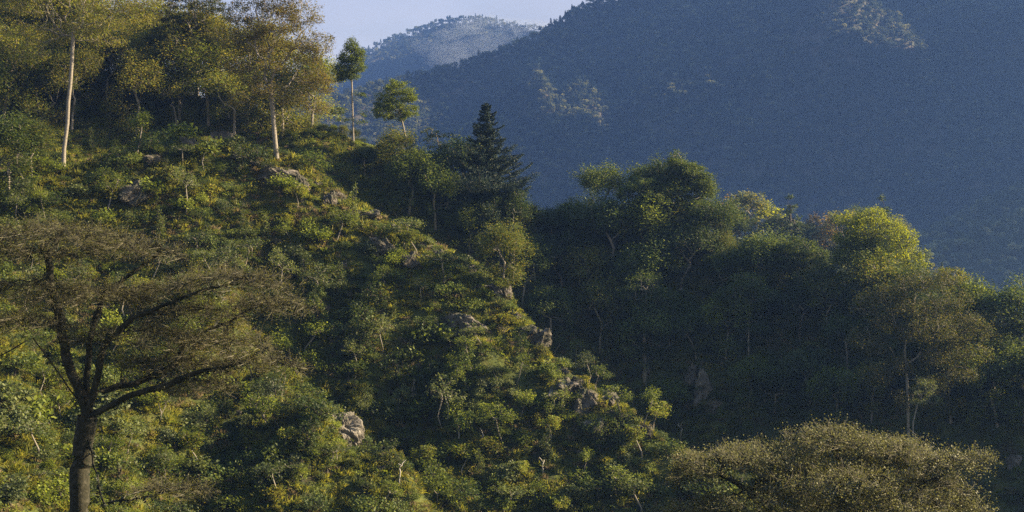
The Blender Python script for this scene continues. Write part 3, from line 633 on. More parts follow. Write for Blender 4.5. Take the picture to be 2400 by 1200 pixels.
# pale stems in the shade of the dark ridge
for k, (px, py0, py1, Y, lab) in enumerate([(1756, 905, 690, 222, 'thin white trunk rising out of the dark hollow'), (1512, 905, 690, 226, 'pale trunk hung with climbers left of the pale cliff'), (1595, 1040, 975, 170, '')]):
    if k == 2: continue
    ms, loc = hero(px, py0, [(px, py1 - 20, 44, 28), (px - 40, py1, 30, 22), (px + 36, py1 + 5, 30, 20), (px, py1 + 30, 34, 24), (px + 8, py1 + 75, 34, 26), (px - 10, py1 + 115, 26, 22)] + ([(px + 12, 850 - 30, 30, 24), (px - 22, 770, 26, 30), (px + 20, 780, 26, 26)] if k else []), 130 + k, Y=None, trunk_px=[(px, py0 + 5), (px - 2, (py0 + py1) / 2), (px + 2, py1 + 20)], tips=420, lpt=95, lsize=.26, spread=.5, R0=(.12 if k == 0 else .28), rmin=.02, seg=.8, leaf='leaf_dark', leaf2='leaf_mid', bark='bark_pale')
    plant('white_trunked_tree', ms, loc, label=lab)

# ---------------------------------------------------------------- foreground trees
def umbrella_tree(x, Y, trunk, layers, seed, tips, R0, leafn, leaf, lsize, bark='bark_moss', moss=True, w=.5, twigs=9, twigl=.5, spread=.3, rmin=.016):
    r = RG_(seed); z = hz(x, Y)
    bl = [((a - 1200) / F * Y - x, d, (600 - b) / F * Y - z, rx / F * Y, rx / F * Y * dd, ry / F * Y) for (a, b, rx, ry, d, dd) in layers]
    tr = [((a - 1200) / F * Y - x, d, (600 - b) / F * Y - z) for (a, b, d) in trunk]; tr = [(0, 0, -.8)] + tr
    n = sum(1 for _ in tr)
    wt = np.array([b[3] * b[4] for b in bl]) ** .8; wt /= wt.sum()
    idx = r.choice(len(bl), tips, p=wt); B = np.array(bl)[idx]
    a = r.uniform(0, 6.283, tips); q = np.sqrt(r.random(tips))
    top = np.sqrt(np.clip(1 - q * q, 0, 1))
    pts = np.stack([B[:, 0] + np.cos(a) * q * B[:, 3], B[:, 1] + np.sin(a) * q * B[:, 4], B[:, 2] + B[:, 5] * (top * 1.6 - .8 + r.normal(size=tips) * .2)], 1)
    return tr, pts, z, r
def fork_wood(tr, limbs, pts, seg, rng, R0, rmin, e, jit=.12):
    """trunk + given main limbs, then the twig points joined to them"""
    N = [np.array(tr[0], float)]; par = [-1]; ids = {}
    def line(start, poly):
        i = start
        for p in poly:
            p = np.array(p, float); s0 = N[i].copy(); m = max(1, int(np.linalg.norm(p - s0) / seg))
            for j in range(1, m + 1):
                N.append(s0 + (p - s0) * j / m + (rng.normal(size=3) * seg * .10 if j < m else 0)); par.append(i); i = len(N) - 1
        return i
    tip = line(0, tr[1:]); tn = len(N)
    ends = [tip]
    for (at, poly) in limbs:
        src = tip if at is None else ends[at]
        ends.append(line(src, poly))
    n = len(N); cap = n + len(pts) * 8; A = np.zeros((cap, 3)); A[:n] = N; L = np.zeros(cap); par = par + [0] * (cap - n)
    for i in range(1, n): L[i] = L[par[i]] + np.linalg.norm(A[i] - A[par[i]])
    order = np.argsort(np.min(np.linalg.norm(pts[:, None] - A[None, tn:n], axis=2), axis=1) if n > tn else np.linalg.norm(pts - A[tn - 1], axis=1))
    a0 = tn - 1
    for k in order:
        p = pts[k]; d = np.linalg.norm((A[a0:n] - p) * np.array([1, 1, 1.3]), axis=1); i = int(np.argmin(d + .1 * (L[a0:n] - L[tn - 1]))) + a0
        dist = np.linalg.norm(p - A[i]); m = min(8, max(1, int(dist / seg))); s0 = A[i].copy(); prev = i
        for j in range(1, m + 1):
            q = s0 + (p - s0) * j / m
            if j < m: q = q + rng.normal(size=3) * seg * jit
            if n >= cap: break
            A[n] = q; par[n] = prev; L[n] = L[prev] + np.linalg.norm(q - A[prev]); prev = n; n += 1
    A = A[:n]; par = np.array(par[:n]); tb, r, ch = wood(A, par, tn, R0, rmin, rng, e)
    return A, par, tb, r, ch
def px_pt(px, py, d, Y, x, z): return ((px - 1200) / F * Y - x, d, (600 - py) / F * Y - z)
def foreground_tree(name, base_px, Y, trunk, limbs, layers, seed, tips, R0, rmin, e, seg, lpt, leaf, leaf2, ls, sp, twigs, twigl, label, bark, moss=0):
    x = (base_px - 1200) / F * Y; z = hz(x, Y)
    tr, pts, z, r = umbrella_tree(x, Y, trunk, layers, seed, tips, R0, 0, leaf, ls)
    lm = [(a, [px_pt(p[0], p[1], p[2], Y, x, z) for p in poly]) for a, poly in limbs]
    A, par, tb, rad, ch = fork_wood(tr, lm, pts, seg, r, R0, rmin, e)
    ends = np.where(ch == 0)[0]; thin = np.where(rad < rmin * 2.2)[0]
    cand = np.concatenate([ends, r.choice(thin, len(ends))])
    ti = r.choice(cand, len(ends) * twigs); s = A[ti]; dr = unit(A[ti] - A[par[ti]]); dr[:, 2] *= .5; dr = unit(dr + r.normal(size=dr.shape) * np.array([.6, .6, .35]) + np.array([0, 0, .12]))
    ln = twigl * r.uniform(.35, 1.4, len(ti)); en = s + dr * ln[:, None]
    g = [(*tubes(s, en, dr, dr, np.full(len(ti), rmin * .55), np.full(len(ti), rmin * .3), 3), 2)]
    # finer side twigs
    s2 = s + dr * (ln * r.uniform(.3, .95, len(ti)))[:, None]; d2 = unit(dr + r.normal(size=dr.shape) * .7); e2 = s2 + d2 * (ln * .5)[:, None]
    g.append((*tubes(s2, e2, d2, d2, np.full(len(ti), rmin * .4), np.full(len(ti), rmin * .22), 3), 2))
    nl = len(ends) * lpt; c = en[r.integers(0, len(en), nl)] + r.normal(size=(nl, 3)) * sp
    k = int(nl * .6); g.append((*leaves(c[:k], ls, r, .3, .6), 0)); g.append((*leaves(c[k:], ls, r, .3, .6), 1))
    if moss:   # moss and bromeliads along the main limbs
        mi = np.where((rad > R0 * .10) & (np.arange(len(rad)) > 3))[0]; mi = r.choice(mi, moss * len(mi)); th = unit(r.normal(size=(len(mi), 3)))
        cc = A[mi] + th * (rad[mi] * r.uniform(.8, 1.5, len(mi)))[:, None] + r.normal(size=(len(mi), 3)) * .08; cc[:, 2] += r.uniform(-.12, .05, len(mi))
        tb.append(None); mp = leaves(cc, .17, r, .1, .5, .6)
    me_t = mesh_from('trunk', [(v, q, 0) for v, q in [t for t in tb if t]] + ([(*mp, 1)] if moss else []), [M[bark], M['leaf_pine']], (0,))
    me_c = mesh_from('crown', g, [M[leaf], M[leaf2], M['twig']])
    return plant(name, (me_t, me_c), (x, Y, z), label=label)
foreground_tree('umbrella_tree', 185, 72, [(186, 1130, 0), (196, 1030, 0), (205, 975, 0)],
    [(None, [(180, 900, 0), (150, 830, .2), (140, 760, .2), (120, 680, 0), (112, 600, 0), (130, 550, .4)]),
     (None, [(250, 955, -.2), (310, 925, -.5), (380, 905, -1), (470, 870, -1.2), (560, 850, -1.4), (640, 810, -1.4)]),
     (None, [(215, 920, .6), (300, 905, .9), (400, 860, 1.2), (420, 800, 1.2)]),
     (1, [(60, 600, .5), (20, 560, 1)]), (None, [(195, 880, .6), (205, 780, .8), (225, 700, 1), (280, 650, 1.3), (360, 590, 1.5)]),
     (None, [(150, 880, -.4), (90, 790, -.8), (20, 830, -1), (-60, 800, -1)]),
     (None, [(230, 900, -.5), (260, 800, -1), (330, 740, -1.5), (460, 690, -1.5), (560, 660, -1.5)]),
     (3, [(520, 760, 1.6), (620, 700, 1.5), (690, 670, 1.5)]), (2, [(660, 860, -1.5), (700, 840, -1.5)]), (None, [(215, 1040, -.4), (260, 1170, -1.2), (360, 1150, -2), (500, 1115, -2.2)])],
    [(130, 560, 190, 26, 0, .9), (40, 600, 140, 26, .5, .9), (290, 590, 130, 24, 1, .9), (200, 700, 150, 26, .4, .9), (350, 690, 120, 22, 1, .8), (540, 665, 140, 24, -1, .8), (620, 720, 110, 20, 1.2, .8),
     (450, 740, 130, 24, 0, .8), (330, 790, 150, 24, -.5, .8), (520, 810, 130, 26, -1, .8), (620, 850, 100, 20, -1.4, .8), (400, 860, 140, 22, .5, .7), (60, 760, 130, 26, -.8, .8), (480, 900, 90, 14, -1, .7), (60, 680, 120, 22, .5, .8), (420, 1135, 100, 12, -2.2, .6)],
    201, 4400, .46, .016, 1.68, .42, 26, 'leaf_soft', 'leaf_olive', .07, .18, 10, .55, 'dark mossy tree with flat twiggy brown layers filling the lower left foreground', 'bark_moss', moss=14)
foreground_tree('umbrella_tree', 1930, 74, [(1930, 1400, 0), (1920, 1300, 0)],
    [(None, [(1850, 1230, -.4), (1760, 1150, -.8), (1680, 1100, -1)]), (None, [(1960, 1200, .4), (1990, 1110, .8), (1960, 1050, .8)]), (None, [(2020, 1220, -.5), (2130, 1150, -.8), (2220, 1090, -1)]),
     (None, [(1880, 1200, .8), (1850, 1120, 1), (1840, 1060, 1.2)]), (None, [(2060, 1240, .6), (2180, 1180, .8), (2260, 1140, 1)]), (None, [(1800, 1260, .4), (1680, 1210, .6), (1600, 1160, .6)])],
    [(1940, 1035, 100, 12, 0, 1.0), (2060, 1058, 120, 12, 1, 1), (1800, 1075, 120, 16, 0, 1), (1700, 1082, 110, 16, -.5, 1), (1625, 1110, 70, 16, -.5, 1), (1930, 1112, 170, 18, -1.5, .8), (2110, 1090, 110, 22, .5, .9), (2200, 1080, 80, 14, -1, .9),
     (2180, 1150, 110, 28, .6, .9), (2070, 1165, 130, 20, -1.8, .7), (1770, 1160, 140, 20, -1.8, .7), (1910, 1195, 190, 20, -2.2, .5), (2240, 1190, 80, 20, 0, .9), (1640, 1210, 110, 28, -.8, .9), (2260, 1075, 55, 7, 0, .6), (1960, 1020, 50, 12, .4, .8)],
    202, 3600, .40, .017, 1.9, .4, 44, 'leaf_soft', 'leaf_soft', .10, .15, 12, .58, 'broad umbrella-shaped twiggy crown rising from the bottom right edge', 'bark_moss', moss=10)

LAND = [((795, 1010), 'the pale boulder'), ((1050, 960), 'the white forked dead tree'), ((968, 890), 'the spiky-headed plant'), ((850, 800), 'the big vine mound'), ((1095, 760), 'the grey cliff face'),
        ((1190, 660), 'the bright crest clump'), ((1345, 810), 'the lone flat-topped crest tree'), ((1530, 960), 'the bright spur-foot cluster'), ((190, 1050), 'the mossy foreground trunk'), ((150, 300), 'the leftmost pale trunk'),
        ((422, 240), 'the slender trunk'), ((645, 290), 'the airy tree trunk'), ((795, 690), 'the ivy column'), ((1150, 340), 'the conifer'), ((1600, 420), 'the tallest ridge tree'), ((1870, 590), 'the rounded green tree'),
        ((2060, 560), 'the yellow-green tree'), ((2160, 760), 'the olive-brown tree'), ((1645, 930), 'the pale cliff'), ((1755, 800), 'the thin white trunk'), ((930, 240), 'the two-lobed tree'), ((825, 130), 'the slim skyline tree'),
        ((1900, 1060), 'the lower right crown'), ((300, 640), 'the flat brown crown'), ((960, 590), 'the high crest rocks'), ((1380, 950), 'the lower crest rocks'), ((2390, 800), 'the right frame edge'), ((600, 1190), 'the bottom frame edge'), ((1200, 1190), 'the bottom edge centre')]
def where(x, Y, z):
    px = 1200 + x / Y * F; py = 600 - z / Y * F
    d, (a, b), nm = min((math.hypot(px - l[0][0], py - l[0][1]), l[0], l[1]) for l in LAND)
    dx, dy = px - a, py - b; v = 'above' if dy < 0 else 'below'; h = 'left of' if dx < 0 else 'right of'
    far_ = 'close ' if d < 55 else ('' if d < 120 else 'well ')
    if abs(dx) > 2.2 * abs(dy): return far_ + h + ' ' + nm
    if abs(dy) > 2.2 * abs(dx): return far_ + v + ' ' + nm
    return far_ + v + ' and ' + h + ' ' + nm
def sized(lab, s, sc):
    f = (s - sc[0]) / (sc[1] - sc[0])
    return ('small ' if f < .33 else ('' if f < .66 else 'large ')) + lab
# ================================================================== THE MIDDLE RIDGE TREES (hazy row)
MT = [forest_tree(301, 11, 8, 'leaf_gray', 'leaf_olive', tips=140, lpt=40, ls=.6, sp=.5), forest_tree(302, 12, 7, 'leaf_rust', 'leaf_gray', tips=120, lpt=36, ls=.6, sp=.5), forest_tree(303, 10, 9, 'leaf_yellow', 'leaf_gray', tips=140, lpt=40, ls=.6, sp=.5)]
r = RG_(303)
PT = plant_meshes('cone_tree', [(0, 0, -1), (0, 0, 4), (0, 0, 11)], [(0, 0, 12 - k * 1.25, .7 + .42 * k, .7 + .42 * k, .9) for k in range(8)], r, 180, 45, .5, .35, .25, .03, 1, 'leaf_dark', 'bark_dark', 'leaf_gray', .4)
for k, (px, top, m, lab) in enumerate([(1705, 455, MT[1], 'pale rust-tinged tree just right of the tallest ridge tree'), (1745, 447, MT[0], 'pale sunlit round tree in the hazy row'), (1785, 470, MT[2], 'golden sunlit tree in the hazy row'), (1852, 468, PT, 'cone-shaped dark tree standing in the middle of the hazy row'),
        (1810, 500, FT[2], 'dark rounded tree below the golden one in the hazy row'), (1905, 495, MT[1], 'purple-brown tree in the hazy row right of the cone-shaped one'), (1945, 500, MT[1], 'second purple-brown tree, nearer the yellow-green crown'), (1980, 490, MT[0], 'grey-green tree behind the left edge of the yellow-green crown'),
        (2010, 478, FT[1], 'dark treetop peeping over the yellow-green crown'), (2065, 472, PT, 'pale cone-shaped treetop behind the yellow-green crown'), (2095, 500, FT[3], 'hazy tree behind the right shoulder of the yellow-green crown'), (1880, 520, FT[2], 'low dark tree between cone-shaped and purple-brown trees'), (1730, 500, FT[4], 'low green tree below the pale sunlit round one')]):
    Y = 418 + (k % 3) * 5; x = (px - 1200) / F * Y; z = float(HG(np.array([x]), np.array([float(Y)]))[0]); h = (600 - top) / F * Y - z
    base = 12.6 if m is PT else float(max(v.co.z for v in m[1].vertices))
    plant('hazy_tree', m, (x, Y, z - .2), k * 1.7, h / base * 1.06, lab)

# ================================================================== FOREST ON THE DARK RIDGE AND UPPER SLOPE
def place_many(n, kinds, region, dens_r, sc, name, labels, cat, group, seed, tilt=.05, filt=None):
    r = RG_(seed); got = []
    tries = 0
    while len(got) < n and tries < n * 60:
        tries += 1
        px = r.uniform(region[0], region[1]); py = r.uniform(region[2], region[3])
        if filt and not filt(px, py): continue
        x, Y, z = hit(px, py)
        if (py > 0) and abs((600 - z / Y * F) - py) > 25: continue
        if any((x - g[0]) ** 2 + (Y - g[1]) ** 2 < dens_r ** 2 for g in got): continue
        got.append((x, Y, z))
    out = []
    for (x, Y, z) in got:
        k = int(r.integers(len(kinds))); s = r.uniform(*sc)
        o = plant(name, kinds[k], (x, Y, z - .15), r.uniform(0, 6.28), s, sized(labels if isinstance(labels, str) else labels[k], s, sc) + ' ' + where(x, Y, z), cat, group, sz=s * r.uniform(.85, 1.15))
        o.rotation_euler[0] = r.normal() * tilt; o.rotation_euler[1] = r.normal() * tilt; out.append(o)
    return out
def crestB(px): return np.interp(px, [760, 960, 1100, 1300, 1500, 1800, 2000, 2200, 2400], [310, 372, 440, 510, 520, 640, 690, 790, 860])
def crestA(px): return np.interp(px, [0, 150, 430, 690, 830, 1000, 1130, 1220, 1300, 1420, 1560, 1700, 1900], [410, 400, 320, 368, 468, 565, 635, 740, 850, 930, 1030, 1105, 1280])
# along the ridge crest, walking it in steps
r = RG_(401); px = 700
while px < 2460:
    py = crestB(px); Yb = float(np.interp(px, [760, 960, 1500, 1800, 2000, 2200, 2400], [265, 262, 262, 250, 240, 230, 222])) - r.uniform(0, 6)
    x = (px - 1200) / F * Yb; z = hz(x, Yb)
    small = px < 1250
    top = float(np.interp(px, [700, 800, 900, 1000, 1080, 1230, 1300, 1400, 1480, 1560, 1680, 1760, 1850, 1950, 2100, 2200, 2300, 2400], [300, 300, 325, 360, 415, 445, 455, 440, 425, 430, 480, 530, 560, 600, 640, 650, 740, 770])) + r.uniform(-6, 14)
    if 880 < px < 1260: top += 34
    if 1680 < px < 2000: top += 30
    h = (600 - top) / F * Yb - z
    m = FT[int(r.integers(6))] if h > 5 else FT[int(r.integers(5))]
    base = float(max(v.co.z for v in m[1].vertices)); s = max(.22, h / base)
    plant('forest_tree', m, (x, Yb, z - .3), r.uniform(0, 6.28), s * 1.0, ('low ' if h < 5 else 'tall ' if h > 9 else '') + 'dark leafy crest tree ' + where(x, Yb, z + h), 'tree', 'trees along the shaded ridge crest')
    px += max(26, 60 * s + r.uniform(-6, 10))
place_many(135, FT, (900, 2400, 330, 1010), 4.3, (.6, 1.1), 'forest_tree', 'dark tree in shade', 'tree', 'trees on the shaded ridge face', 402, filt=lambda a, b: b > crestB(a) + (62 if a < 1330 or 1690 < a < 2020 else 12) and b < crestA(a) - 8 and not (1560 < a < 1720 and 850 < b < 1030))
place_many(34, WT, (-60, 760, 130, 330), 5.0, (.9, 1.3), 'hillside_tree', 'olive woodland tree', 'tree', 'olive woodland at top left', 403, filt=lambda a, b: b < crestA(a) - 15)
r = RG_(404)
for k in range(18):
    px = 10 + k * 41 + r.uniform(-12, 12); Y = r.uniform(272, 292); x = (px - 1200) / F * Y; z = hz(x, Y)
    plant('hillside_tree', WT[k % 4], (x, Y, z - .3), r.uniform(0, 6), (r.uniform(1.35, 1.7) if px < 540 else r.uniform(.7, .95)), 'olive tree topping the wood ' + where(x, Y, z + 8), 'tree', 'olive woodland at top left')
for k, (px, py, sc_, lab) in enumerate([(20, 470, .95, 'dark feathery tree cut by the left frame edge'), (75, 430, .7, 'smaller dark tree left of the leftmost pale trunk'), (-10, 330, 1.1, 'tall dark tree behind the one cut by the left edge')]):
    x, Y, z = hit(px, py); plant('forest_tree', FT[(k * 2 + 1) % 6], (x, Y, z - .2), k, sc_, lab, 'tree')
place_many(26, FT, (120, 700, 150, 300), 4.5, (.35, .6), 'forest_tree', 'dark undergrowth tree', 'tree', 'dark trees behind the pale trunks', 405)

# ================================================================== THE SUNLIT SLOPE
SL = 'slope'
def at_px(name, m, px, py, scale, rot, lab, cat, dz=-.1):
    x, Y, z = hit(px, py, 120); return plant(name, m, (x, Y, z + dz), rot, scale, lab, cat)
# the boulder and outcrops
bo = rock(90, 2.3, 1.9, 2.3, 'rock_pale', 60, .5)
x, Y, z = hit(795, 1035, 120); o = plant('boulder', bo, (x, Y, z + .7), .4, 1.25, 'big pale weathered boulder on the lower sunlit slope', 'boulder')
for k, (px, py, s, lab) in enumerate([(900, 590, 1.3, 'rock outcrop highest on the spur crest'), (960, 612, 1.1, 'brown rock ledge just below the highest outcrop'), (1180, 690, 1.2, 'grey rock standing on the crest above the steep drop'), (1090, 770, 1.7, 'grey cliff face with hanging grass under the crest'),
        (1260, 800, 1.2, 'tilted rock slab along the falling crest'), (1330, 905, 1.3, 'broken grey rock on the crest near the lone bright tree'), (1370, 950, 1.4, 'dark craggy rock below the round-crowned crest trees'), (1400, 1000, 1.0, 'rough rock beside the sunlit flat trees'), (1430, 940, 1.1, 'jagged rock on the falling crest, upper of the lower group'),
        (640, 410, 1.3, 'brown rock at the foot of the airy tree'), (700, 440, 1.2, 'rock pile right below the airy tree'), (520, 330, 1.4, 'dark rock outcrop left of the airy tree'), (450, 345, 1.1, 'low rock below the slender tree'), (310, 450, 1.6, 'shaded cliff stone under the left pale trunk'), (775, 480, 1.0, 'small rock showing on the upper crest')]):
    at_px('rock', RK[k % 4], px, py, s * 1.7, k * 2.1, lab, 'rock', -.35)
r = RG_(96)
for k, px in enumerate((742, 790, 838, 868, 925, 990, 1030, 1065, 1105, 1150, 1205, 1235, 1285, 1310, 1352, 1392, 1448, 1480, 1515, 560, 600, 470, 380, 350)):
    py = crestA(px) + r.uniform(8, 34); x, Y, z = hit(px, py, 120)
    o = plant('rock', RK[k % 4], (x, Y, z - .25), r.uniform(0, 6), r.uniform(.9, 1.6), 'low brown weathered crest rock ' + where(x, Y, z), 'rock', 'rocks breaking through the crest', sz=r.uniform(.7, 1.3))
# pale cliff in the shade
r = RG_(95)
x, Y, z = hit(1640, 930)
for k, (px, py, sx, sz, lab) in enumerate([(1652, 930, 1.9, 3.0, 'pale cliff face showing in the dark hollow'), (1622, 890, 1.0, 2.4, 'narrow pale rock streak above the cliff face'), (1672, 960, 1.7, 1.5, 'pale rock step at the foot of the cliff'), (1514, 870, .8, 4.0, 'pale vertical rock streak left of the cliff'), (1425, 660, 1.6, 1.8, 'dim grey rock face on the upper shaded ridge'), (2375, 1090, 1.0, 1.4, 'pale stone at the lower right edge')]):
    x, Y, z = hit(px, py); plant('cliff_rock', rock(300 + k, sx, 1.2, sz, 'rock_pale', 50, .6), (x, Y + .2, (600 - py) / F * Y), r.uniform(-.2, .2), 1, lab, 'cliff')
# named small plants
plant('yucca', rosette(66, 1.9), (*hit(968, 925, 120)[:2], hit(968, 925, 120)[2]), 0, 1.1, 'spiky-headed plant on a bare pale stem beside the vine-covered mound', 'yucca')
for k, (px, py, s, lab) in enumerate([(1050, 985, 1.0, 'bare white forked dead tree in mid slope'), (1075, 1035, 1.0, 'tall thin bare stem below the forked dead tree'), (1596, 1040, .9, 'thin bare pole-like dead tree at the foot of the spur'), (825, 850, .9, 'pale bare stump among bushes above the boulder'), (1070, 900, 1.0, 'bent grey dead stem under the cliff')]):
    at_px('dead_tree', SN[k % 3], px, py, s, k, lab, 'dead tree')
heroes_small = [(1345, 858, 1, 1.0, 'lone bright flat-topped tree leaning over the crest'), (1400, 925, 0, 1.0, 'rounded yellow-green tree on the lower crest'), (1375, 905, 3, .9, 'reddish-olive small tree beside the rounded one on the crest'), (1500, 1010, 1, 1.2, 'bright small tree, left of the cluster at the spur foot'),
    (1530, 1015, 4, 1.3, 'brightest yellow-green small tree of the cluster at the spur foot'), (1465, 990, 0, 1.2, 'small green tree on the crest above the spur foot'), (1210, 900, 1, .9, 'small flat tree on a thin stem below the tilted slab'), (1290, 1040, 4, 1.1, 'yellow-green small tree with bare stem on the lower slope'),
    (1300, 845, 0, .9, 'small tree right against the crest of bright bushes'), (770, 1130, 2, 1.1, 'small tree with twin pale stems in front of the boulder'), (830, 885, 3, 1.0, 'thin-stemmed tree left of the vine mounds'), (940, 1075, 2, .9, 'small leaning tree with forked white stem'), (1105, 865, 1, 1.0, 'slim tree at the foot of the grey cliff'),
    (425, 400, 2, 1.1, 'layered small tree under the slender tree'), (680, 590, 0, 1.1, 'small tree by the ivy column'), (590, 610, 2, 1.2, 'dark layered tree with crossed pale stems above the brown crown'), (1160, 520, 2, 1.2, 'pale-leaved small tree on a white stem below the conifer'), (930, 520, 4, 1.0, 'tiny yellow-topped tree on a bare stem in the hollow'),
    (1215, 1000, 1, 1.0, 'small tree low on the slope between bushes'), (610, 1000, 3, 1.0, 'thin pale-stemmed sapling in the lower left slope'), (480, 1060, 3, 1.0, 'pale-stemmed sapling right of the mossy trunk'), (660, 1010, 1, .9, 'sapling left of the boulder'), (380, 1000, 2, .9, 'sapling under the lowest mossy limb'), (1655, 1070, 4, .9, 'last bright shrubby tree at the bottom of the spur'), (1450, 1170, 0, 1.1, 'small tree with branching pale stem at the bottom edge')]
for px, py, k, s, lab in heroes_small:
    at_px('small_tree', ST[k], px, py, s, px * .37, lab, 'tree')
for k, (px, py, m, s, lab) in enumerate([(850, 850, 0, 1.5, 'large vine-smothered mound in the middle of the slope'), (935, 905, 2, 1.3, 'rounded vine mound right of the largest one'), (795, 720, 1, 1.2, 'tall ivy-covered column standing on the slope'), (680, 650, 1, .7, 'short ivy-covered post near the brown crown'), (1190, 680, 2, 1.0, 'bright rounded vine clump on top of the crest'), (215, 360, 1, .9, 'hanging column of climbers right of the left pale trunk'),
        (275, 400, 2, 1.1, 'silvery large-leaved bush below the tall two-stemmed tree'), (1010, 800, 0, .9, 'vine-hung bush below the cliff'), (880, 720, 2, 1.1, 'dark vine mound in the shaded hollow'), (780, 820, 2, 1.2, 'low vine mound left of the largest one')]):
    at_px('vine_mound', VM[m], px, py, s, k, lab, 'vine')
# countable bushes and saplings: 300 of them, nearest first
inA = lambda a, b: b > crestA(a) + (42 if 740 < a < 1480 and (int(a * 7.3) % 4) else 6)
src_s = place_many(95, ST, (-40, 1750, 350, 1230), 2.8, (.7, 1.45), 'small_tree', ['green flat-layered tree', 'thin-stemmed lime-green tree', 'broad grey-green tree', 'grey-leaved layered tree', 'low lime tree'], 'tree', 'small trees scattered on the sunlit slope', 501, .12, inA)
src_b = place_many(300, BU, (-40, 1750, 330, 1230), 1.8, (.7, 2.3), 'bush', ['green bush', 'bright lime bush', 'wide dark bush', 'grey-green broad-leaved bush', 'olive bush', 'big-leaved green bush'], 'bush', 'bushes covering the sunlit slope', 502, .15, inA)
src_v = place_many(60, VM, (250, 1500, 380, 1150), 3.4, (.4, 1.15), 'vine_mound', 'climber-covered clump', 'vine', 'climber-covered clumps on the slope', 503, .1, inA)
place_many(22, [DS], (500, 1600, 700, 1200), 4, (.6, 1.1), 'dry_bush', 'dry brown twiggy bush', 'bush', 'dry brown bushes on the slope', 504, .1, inA)
place_many(30, [FE], (200, 1600, 600, 1200), 3, (.7, 1.2), 'fern', 'arching light green fern', 'fern', 'ferns on the slope', 505, .1, inA)
place_many(10, SN, (200, 1600, 700, 1150), 5, (.5, .9), 'dead_tree', 'thin bare pale dead stem', 'dead tree', 'bare stems on the slope', 506, .1, inA)
place_many(45, RK, (300, 1600, 400, 1150), 3, (.35, .8), 'rock', 'weathered grey rock', 'rock', 'small rocks on the slope', 507, .2, inA)
# foreground shrubs round the mossy trunk
r = RG_(508)
for k in range(16):
    px = r.uniform(-60, 420); Y = r.uniform(60, 92); x = (px - 1200) / F * Y; z = hz(x, Y)
    plant('foreground_bush', ST[2] if k % 2 else VM[0], (x, Y, z - .2), r.uniform(0, 6), r.uniform(1.0, 1.7), ('dark leafy sapling ' if k % 2 else 'dark mounded bush ') + where(x, Y, z + 1), 'bush', 'dark bushes below the mossy tree')

# ---- stuff: grass, ground leaves, the rest of the bushes
def tuft_obj(name, me, px, py, lab, cat):
    x, Y, z = hit(px, py, 120); return plant(name, me, (x, Y, z), 0, 1, lab, cat)
gsrc = [tuft_obj('grass_tuft', GT[0], 560, 1120, 'short green grass tuft low on the slope', 'grass'), tuft_obj('grass_tuft', GT[1], 1090, 690, 'tall green grass tuft under the crest', 'grass'), tuft_obj('grass_tuft', GT[2], 1180, 1130, 'dry straw-coloured grass tuft on the slope', 'grass')]
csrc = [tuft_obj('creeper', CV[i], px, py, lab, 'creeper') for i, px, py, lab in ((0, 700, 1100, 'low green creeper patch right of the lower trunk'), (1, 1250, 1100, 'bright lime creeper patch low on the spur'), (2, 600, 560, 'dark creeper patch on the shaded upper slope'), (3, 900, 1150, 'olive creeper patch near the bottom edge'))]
def sample(n, x0, x1, y0, y1, seed, h=1.0, back=True):
    r = RG_(seed); x = r.uniform(x0, x1, n); y = r.uniform(y0, y1, n); z = H(x, y)
    m = in_view(x, y, z, .03); x, y, z = x[m], y[m], z[m]
    m = visible(x, y, h); return x[m], y[m], z[m], r
x, y, z, r = sample(60000, -85, 60, 118, 300, 601, .6)
keep = fbm(x / 6, y / 6, 71, 3) > -.35; x, y, z = x[keep], y[keep], z[keep]
k = np.clip((fbm(x / 9, y / 9, 73, 3) * 2.2 + r.normal(size=len(x)) * .8 + 1.2), 0, 2.99).astype(int)
scatter('grass', np.stack([x, y, z], 1), r.uniform(.55, 1.25, len(x)), k, gsrc, 'green and straw-coloured grass over the sunlit slope', 'grass', r, .3)
x, y, z, r = sample(60000, -90, 90, 118, 300, 602, .6)
k = np.clip((fbm(x / 8, y / 8, 75, 3) * 3 + r.normal(size=len(x)) * .9 + 1.6), 0, 3.99).astype(int)
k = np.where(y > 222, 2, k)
scatter('creeper', np.stack([x, y, z], 1), r.uniform(.6, 1.3, len(x)), k, csrc, 'leafy creepers matting the hillside', 'undergrowth', r, .3)
x, y, z, r = sample(14000, -90, 90, 118, 300, 603, 1.5)
keep = (fbm(x / 7, y / 7, 77, 3) + r.normal(size=len(x)) * .12 > .02) | (y > 222); x, y, z = x[keep], y[keep], z[keep]
bs = {}
for o in src_b: bs.setdefault(o.data.name, o)
bs = list(bs.values()); k = r.integers(0, len(bs), len(x))
scatter('undergrowth', np.stack([x, y, z - .1], 1), r.uniform(.4, 1.0, len(x)), k, bs, 'tangled low bushes filling in between the larger ones', 'undergrowth', r, .15)

